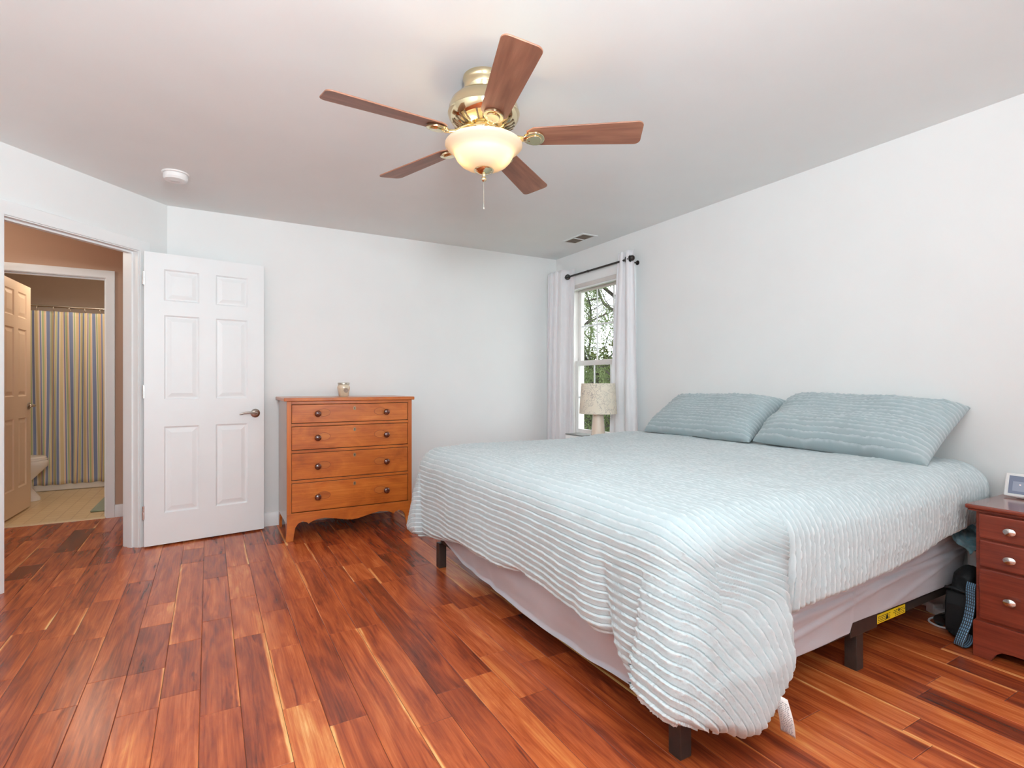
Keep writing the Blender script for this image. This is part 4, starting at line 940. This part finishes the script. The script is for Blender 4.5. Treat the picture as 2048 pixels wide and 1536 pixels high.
def smooth_path(p, k=8):
    p = [Vector(q) for q in p]; out = []
    for i in range(len(p) - 1):
        p0, p1, p2, p3 = p[max(i - 1, 0)], p[i], p[i + 1], p[min(i + 2, len(p) - 1)]
        for j in range(k):
            s_ = j / k
            out.append(0.5 * ((2 * p1) + (p2 - p0) * s_ + (2 * p0 - 5 * p1 + 4 * p2 - p3) * s_ ** 2 + (3 * p1 - p0 - 3 * p2 + p3) * s_ ** 3))
    out.append(p[-1]); return out
sp = smooth_path(path, 8); wv = Vector((0.25, 0.95, 0.0)).normalized() * 0.019
G = np.array([[list(p + wv * k) for k in (-1, -0.5, 0, 0.5, 1)] for p in sp]); uvg = np.array([[(k / 4, i / len(sp)) for k in range(5)] for i in range(len(sp))])
stp = grid_mesh('shoulder_strap', G, t.m, bag, thick=0.003, uv=uvg, offset=0); stp['label'] = 'dark webbing strap with pale blue dashes'

ad = thing('power_adapter', (3.115, 1.245, 0), 'white square power adapter on the floor under the bed', 'adapter', math.radians(-25))
MB().box(-0.026, 0.026, -0.024, 0.024, 0.0, 0.052).build('body', M['white_plastic'], ad, bevel=0.006)
MB().box(-0.030, 0.014, -0.068, -0.025, 0.004, 0.036).build('plug', M['white_plastic'], ad, bevel=0.006)
cb = MB().tube(smooth_path([(3.055, 1.185, 0.02), (3.03, 1.205, 0.012), (3.0, 1.218, 0.006), (2.965, 1.205, 0.005), (2.945, 1.165, 0.005), (2.955, 1.135, 0.005), (2.99, 1.122, 0.005)], 6), 0.0045, 8).build('power_cable', M['white_plastic'], None, smooth=60)
tag(cb, 'white cable looping from the adapter to the black bag', 'cable')
fl = thing('flashlight', (3.025, 1.163, 0.0255), 'black cylinder flashlight with silver ring on the floor', 'flashlight', math.radians(-4))
Ry = Matrix.Rotation(PI / 2, 4, 'Y')
MB().lathe([(0, -0.06), (0.024, -0.06), (0.025, -0.055), (0.025, 0.055), (0.022, 0.06), (0, 0.06)], 24, (0, 0, 0), Ry).build('barrel', M['black_plastic'], fl, smooth=40)
for xx in (-0.030, -0.022): MB().lathe([(0.0251, -0.0012), (0.0256, -0.0012), (0.0256, 0.0012), (0.0251, 0.0012)], 24, (xx, 0, 0), Ry).build('silver_ring', M['chrome'], fl, smooth=40)

# ------------------------------------------------------------------ far bedside table, lamp, box
TZ_ = 0.60
ft = thing('side_table', (2.72, 3.36, 0), 'low white side table hidden behind the bed under the lamp', 'side table')
MB().box(0, 0.32, 0, 0.76, TZ_ - 0.025, TZ_).build('table_top', M['trim'], ft, bevel=0.003)
for (x, y) in ((0.02, 0.02), (0.02, 0.70), (0.26, 0.02), (0.26, 0.70)): MB().box(x, x + 0.04, y, y + 0.04, 0, TZ_ - 0.0255).build('leg', M['trim'], ft)
tl = thing('table_lamp', (2.86, 3.54, TZ_ + 0.0005), 'cream table lamp with floral drum shade in front of window', 'table lamp')
MB().lathe([(0, 0), (0.060, 0), (0.064, 0.004), (0.0635, 0.03), (0.055, 0.16), (0.044, 0.285), (0.036, 0.292), (0, 0.292)], 40).build('base', plain('cream_ceramic', srgb(232, 214, 196), 0.12, var=0.02, Coat_Weight=0.5), tl, smooth=40)
MB().lathe([(0, 0.292), (0.012, 0.292), (0.012, 0.40), (0.008, 0.40), (0.006, 0.50), (0, 0.50)], 16).build('stem', M['brass'], tl, smooth=40)
t = NT('floral_shade'); v = t.obj()
w1 = t.n('ShaderNodeTexNoise', {'Scale': 9.0, 'Detail': 2.0}); t.put(w1.inputs['Vector'], v)
pv = t.vmath('ADD', v, t.vmath('MULTIPLY', w1.outputs['Color'], (0.10, 0.10, 0.10)))
vo = t.n('ShaderNodeTexVoronoi', {'Scale': 13.0}, feature='F1'); t.put(vo.inputs['Vector'], pv)
rings = t.math('FRACT', t.math('MULTIPLY', vo.outputs['Distance'], 6.0)); ve = t.n('ShaderNodeTexVoronoi', {'Scale': 24.0}, feature='DISTANCE_TO_EDGE'); t.put(ve.inputs['Vector'], pv)
ln = t.math('MAXIMUM', t.math('COMPARE', rings, 0.5, 0.07), t.math('LESS_THAN', ve.outputs['Distance'], 0.025))
msk = t.math('GREATER_THAN', t.noise(v, 14, 2), 0.44)
t.set(Base_Color=t.mix(t.math('MULTIPLY', t.math('MULTIPLY', ln, msk), 0.6), srgb(230, 220, 202), srgb(158, 148, 142)), Roughness=0.85)
MB().lathe([(0.1585, 0.280), (0.1415, 0.535), (0.1395, 0.535), (0.1565, 0.280), (0.1585, 0.280)], 64, close=False).build('lamp_shade', t.m, tl, smooth=40)
b = MB()
for k in range(3):
    a_ = 2 * PI * k / 3; b.tube([(0, 0, 0.50), (0.13 * math.cos(a_), 0.13 * math.sin(a_), 0.525), (0.1402 * math.cos(a_), 0.1402 * math.sin(a_), 0.53)], 0.002, 6)
b.build('shade_spider', M['brass'], tl)
bx_ = thing('storage_box', (2.93, 3.90, TZ_ + 0.0005), 'small white box with dark grey lid beside the lamp', 'box')
MB().box(-0.06, 0.09, -0.125, 0.125, 0, 0.062).build('body', M['white_plastic'], bx_, bevel=0.003)
MB().box(-0.063, 0.093, -0.128, 0.128, 0.0625, 0.074).build('lid', plain('grey_lid', srgb(120, 120, 118), 0.4), bx_, bevel=0.003)

# ------------------------------------------------------------------ bathroom
tb = thing('bathtub', (-1.25, 7.30, 0), 'white bathtub apron below the striped shower curtain', 'bathtub')
b = MB(); b.box(-0.845, 0.845, 0.0, 0.03, 0.0, 0.40); b.build('apron', M['porcelain'], tb, bevel=0.008)
b = MB()
for q in ((-0.845, 0.845, 0.0, 0.09), (-0.845, 0.845, 0.70, 0.79), (-0.845, -0.75, 0.09, 0.70), (0.75, 0.845, 0.09, 0.70)): b.box(*q, 0.401, 0.43)
b.build('rim', M['porcelain'], tb, bevel=0.01); b = MB(); b.box(-0.75, 0.75, 0.09, 0.70, 0.05, 0.07); b.build('basin', M['porcelain'], tb)
rd = MB().tube([(-2.095, 7.255, 1.945), (-0.405, 7.255, 1.945)], 0.0125, 14).build('shower_rod', M['chrome'], None, smooth=50); tag(rd, 'metal shower rod across the bathroom above the tub', 'shower rod')
t = NT('striped_curtain'); u_ = t.n('ShaderNodeSeparateXYZ'); t.put(u_.inputs[0], t.uv())
blue, yel, grn, pnk, crm = srgb(128, 140, 172), srgb(214, 194, 150), srgb(166, 182, 138), srgb(224, 182, 168), srgb(226, 216, 196)
pat = [blue, crm, yel, yel, crm, pnk, blue, crm, grn, yel, pnk, crm, blue, blue, crm, grn, crm, yel, pnk, blue, crm, yel, grn, crm]
wd = np.array([2, .8, 1.3, .8, .6, .5, 1.0, .5, 1.0, .7, .5, .5, 1.8, .8, .6, .8, .5, 1.8, .5, 1.2, .5, 1.6, .8, .5]); ed = np.r_[0, np.cumsum(wd)[:-1]] / wd.sum()
t.set(Base_Color=t.ramp(t.math('FRACT', t.math('ADD', t.math('MULTIPLY', u_.outputs[0], 7.5), t.math('MULTIPLY', t.noise(t.obj(), 12, 2), 0.006))), list(zip(ed.tolist(), pat)), 'CONSTANT'), Roughness=0.8)
sc = thing('shower_curtain', (0, 0, 0), 'shower curtain with vertical blue, yellow and green stripes', 'shower curtain')
n, m = 40, 400
v = np.linspace(0, 1, n)[:, None]; u = np.linspace(0, 1, m)[None, :]
xx = -1.98 + 1.50 * u + 0 * v + 0.012 * np.sin(u * 40 + 2 * v); yy = 7.262 + 0.020 * np.sin(u * 2 * PI * 12 + 1.0 * np.sin(3 * v + u * 4)) * (0.6 + 0.5 * v) + 0.01 * fbm(u * 14, v * 3, 2)
zz = 1.895 + (0.068 - 1.895) * v + 0.0 * u
grid_mesh('curtain_cloth', np.stack([xx, yy, zz], -1), t.m, sc, thick=0.001, uv=np.stack([u + 0 * v, v + 0 * u], -1))
for k in range(12):
    x = -1.94 + k * 0.131
    b = MB(); b.tube([(0.0215 * 0, 0.024 * math.cos(q), 0.034 * math.sin(q)) for q in np.linspace(0, 2 * PI, 18)], 0.0022, 6, cap=False)
    r = b.build('ring', M['chrome'], sc, smooth=60); r.location = (x, 7.257, 1.922)

to = thing('toilet', (-2.09, 6.78, 0), 'white toilet beside the bathroom door', 'toilet')
def ell(cx_, a_, b_, z, n=40, egg=0.18):
    return [(cx_ + a_ * math.cos(q) , b_ * math.sin(q) * (1 - egg * math.cos(q)), z) for q in np.linspace(0, 2 * PI, n, endpoint=False)]
def loft(b, rings):
    n = len(rings[0]); vs = [p for r in rings for p in r]; fs = [list(range(n))[::-1], [(len(rings) - 1) * n + k for k in range(n)]]
    for i in range(len(rings) - 1):
        for k in range(n): fs.append((i * n + k, i * n + (k + 1) % n, (i + 1) * n + (k + 1) % n, (i + 1) * n + k))
    return b.add(vs, fs)
b = MB(); loft(b, [ell(0.40, 0.27, 0.115, 0), ell(0.40, 0.268, 0.112, 0.03), ell(0.385, 0.225, 0.095, 0.12), ell(0.39, 0.215, 0.10, 0.20), ell(0.42, 0.25, 0.14, 0.27), ell(0.455, 0.268, 0.175, 0.33), ell(0.46, 0.268, 0.182, 0.375), ell(0.46, 0.262, 0.178, 0.388)])
b.build('bowl', M['porcelain'], to, smooth=60)
b = MB(); loft(b, [ell(0.45, 0.268, 0.185, 0.389), ell(0.45, 0.272, 0.188, 0.395), ell(0.45, 0.268, 0.185, 0.408)]); b.build('seat', M['porcelain'], to, smooth=50)
b = MB(); loft(b, [ell(0.445, 0.266, 0.183, 0.4085), ell(0.445, 0.27, 0.186, 0.414), ell(0.445, 0.262, 0.18, 0.428), ell(0.445, 0.2, 0.13, 0.432)]); b.build('lid', M['porcelain'], to, smooth=50)
MB().box(0.0, 0.185, -0.22, 0.22, 0.39, 0.72).build('tank', M['porcelain'], to, bevel=0.02); MB().box(-0.002, 0.195, -0.23, 0.23, 0.7205, 0.75).build('tank_lid', M['porcelain'], to, bevel=0.01)
mt = MB(); mt.prism([(-0.905, 5.90), (-0.42, 5.90), (-0.42, 6.70), (-0.895, 6.70)], 2, 0.0, 0.014); tag(mt.build('bath_mat', M['mat'], None, bevel=0.006), 'sage green bath mat on the bathroom floor', 'bath mat')

# ------------------------------------------------------------------ outside the window
GZ = -3.0
struct(MB().box(3.6, 40, -10, 45, GZ - 0.2, GZ).build('ground', plain('lawn', srgb(92, 104, 56), 0.95, var=0.35, scale=1.5)), 'green lawn below the window', 'ground')
def leafmat(name, c, var=0.3):
    t = NT(name); v = t.obj(); lo = tuple(q * (1 - var) for q in c[:3]) + (1,); hi = tuple(min(1, q * (1 + var)) for q in c[:3]) + (1,)
    col = t.mix(1.0, t.ramp(t.noise(v, 5, 4), [(0.3, lo), (0.7, hi)]), (0.34, 0.34, 0.34, 1), 'MULTIPLY')
    tr = t.n('ShaderNodeBsdfTranslucent'); t.put(tr.inputs[0], col); df = t.n('ShaderNodeBsdfDiffuse'); t.put(df.inputs[0], col); mx = t.n('ShaderNodeMixShader', {0: 0.45})
    t.put(mx.inputs[1], df.outputs[0]); t.put(mx.inputs[2], tr.outputs[0]); t.put(t.out.inputs['Surface'], mx.outputs[0]); return t.m
bark = plain('bark', (0.035, 0.026, 0.02, 1), 0.9, var=0.4, scale=12)
def leaves(pts, L, Wd, seed, droop=0.0):
    rg = np.random.default_rng(seed); n = len(pts)
    d = rg.normal(size=(n, 3)); d[:, 2] -= droop * 2; d /= np.linalg.norm(d, axis=1, keepdims=True)
    e = np.cross(d, rg.normal(size=(n, 3))); e /= np.linalg.norm(e, axis=1, keepdims=True) + 1e-9
    l = (L * rg.uniform(0.6, 1.3, n))[:, None]; w = (Wd * rg.uniform(0.6, 1.3, n))[:, None]
    V = np.stack([pts, pts + d * l * 0.45 + e * w, pts + d * l, pts + d * l * 0.45 - e * w], 1)
    return V.reshape(-1, 3), np.arange(4 * n).reshape(-1, 4)
def leaf_obj(name, V, q, mat, parent):
    me = bpy.data.meshes.new(name); me.vertices.add(len(V)); me.vertices.foreach_set('co', V.reshape(-1).astype(np.float32)); me.loops.add(q.size); me.loops.foreach_set('vertex_index', q.reshape(-1).astype(np.int32))
    me.polygons.add(len(q)); me.polygons.foreach_set('loop_start', np.arange(0, q.size, 4, dtype=np.int32)); me.update(calc_edges=True)
    me.materials.append(mat); o = bpy.data.objects.new(name, me); C.objects.link(o); o.parent = parent; return o
# spring willow close to the window
wt = thing('willow_tree', (7.0, 7.9, GZ), 'fresh green willow tree outside the bed-side window', 'tree')
rg = random.Random(8); br_ = MB(); tips = []
def grow(p, d, r, lvl):
    n = 7; L = (2.2, 1.9, 1.3, 0.8)[lvl]; pts = [p]; q = p.copy(); dd_ = d.copy()
    for i in range(n):
        dd_ = (dd_ + Vector((rg.gauss(0, 0.13), rg.gauss(0, 0.13), rg.gauss(0.02, 0.10)))).normalized(); q = q + dd_ * (L / n); pts.append(q.copy())
    br_.tube(pts, [r * (1 - 0.6 * i / n) for i in range(n + 1)], 6 if lvl > 1 else 10)
    if lvl >= 2: tips.extend(pts[1:])
    if lvl < 3:
        for k in range((4, 5, 5)[lvl]):
            i = rg.randint(2, n); nd_ = (dd_ * 0.5 + Vector((rg.gauss(0, 0.7), rg.gauss(0, 0.7), rg.gauss(0.15, 0.45)))).normalized(); grow(pts[i], nd_, r * 0.5, lvl + 1)
grow(Vector((0, 0, 0)), Vector((0, 0, 1)), 0.12, 0)
for k in range(5):
    a_ = k * 1.25; grow(Vector((0, 0, 2.1)), Vector((math.cos(a_), math.sin(a_), 0.75)).normalized(), 0.05, 1)
for k in range(12):
    a_ = k * 0.9 + 0.3; grow(Vector((0, 0, 3.0 + 0.30 * k)), Vector((math.cos(a_), math.sin(a_), 0.55)).normalized(), 0.04, 1)
br_.tube([(0, 0, 1.8), (0.05, 0.02, 3.2), (0.0, 0.05, 6.6)], [0.10, 0.07, 0.02], 8)
br_.build('trunk', bark, wt)
pts = []
rgn = np.random.default_rng(4)
for tpt in tips:
    if rg.random() < 0.95:
        ln_ = rg.uniform(0.2, 0.6); nl = int(ln_ * 90)
        s_ = rgn.uniform(0, 1, nl)
        pts.append(np.array(tpt)[None, :] + np.stack([rgn.normal(0, 0.03, nl) + 0.05 * s_, rgn.normal(0, 0.03, nl), -s_ * ln_], -1))
pts = np.concatenate(pts)
leaf_obj('foliage', *leaves(pts, 0.055, 0.008, 5, 0.6), leafmat('willow_leaf', srgb(176, 192, 136)), wt)
# dense shrubs and trees further off
for i, (x, y, h, r, c, lab) in enumerate(((11.4, 13.7, 5.15, 2.3, srgb(108, 108, 56), 'dense olive green tree behind the willow, to its left'), (16.2, 13.0, 5.2, 2.2, srgb(116, 118, 64), 'dense olive green tree behind the willow, to its right'), (8.6, 18.0, 5.4, 2.3, srgb(96, 100, 52), 'dark green tree furthest left outside the window'))):
    tr_ = thing('leafy_tree', (x, y, GZ), lab, 'tree', group='trees beyond the willow')
    g_ = np.random.default_rng(20 + i); n = 15000
    dq = g_.normal(size=(n, 3)); dq /= np.linalg.norm(dq, axis=1, keepdims=True); rr_ = g_.uniform(0.35, 1, n)[:, None] ** 0.5
    cen = dq * rr_ * np.array([r, r, h * 0.5]) * (1 + 0.15 * np.sin(dq[:, :1] * 9)) + np.array([0, 0, h * 0.52])
    leaf_obj('foliage', *leaves(cen, 0.17, 0.045, 30 + i), leafmat('tree_leaf', c, 0.4), tr_)
    b = MB(); b.tube([(0, 0, 0), (0.05, 0, h * 0.35), (0, 0.05, h * 0.75)], [0.11, 0.08, 0.04], 8)
    for k in range(9):
        a_ = k * 0.7; z_ = h * (0.25 + 0.06 * k); b.tube([(0, 0, z_), (math.cos(a_) * r * 0.6, math.sin(a_) * r * 0.6, z_ + 0.5), (math.cos(a_) * r, math.sin(a_) * r, z_ + 0.7)], [0.05, 0.03, 0.01], 6)
    b.build('trunk', bark, tr_)
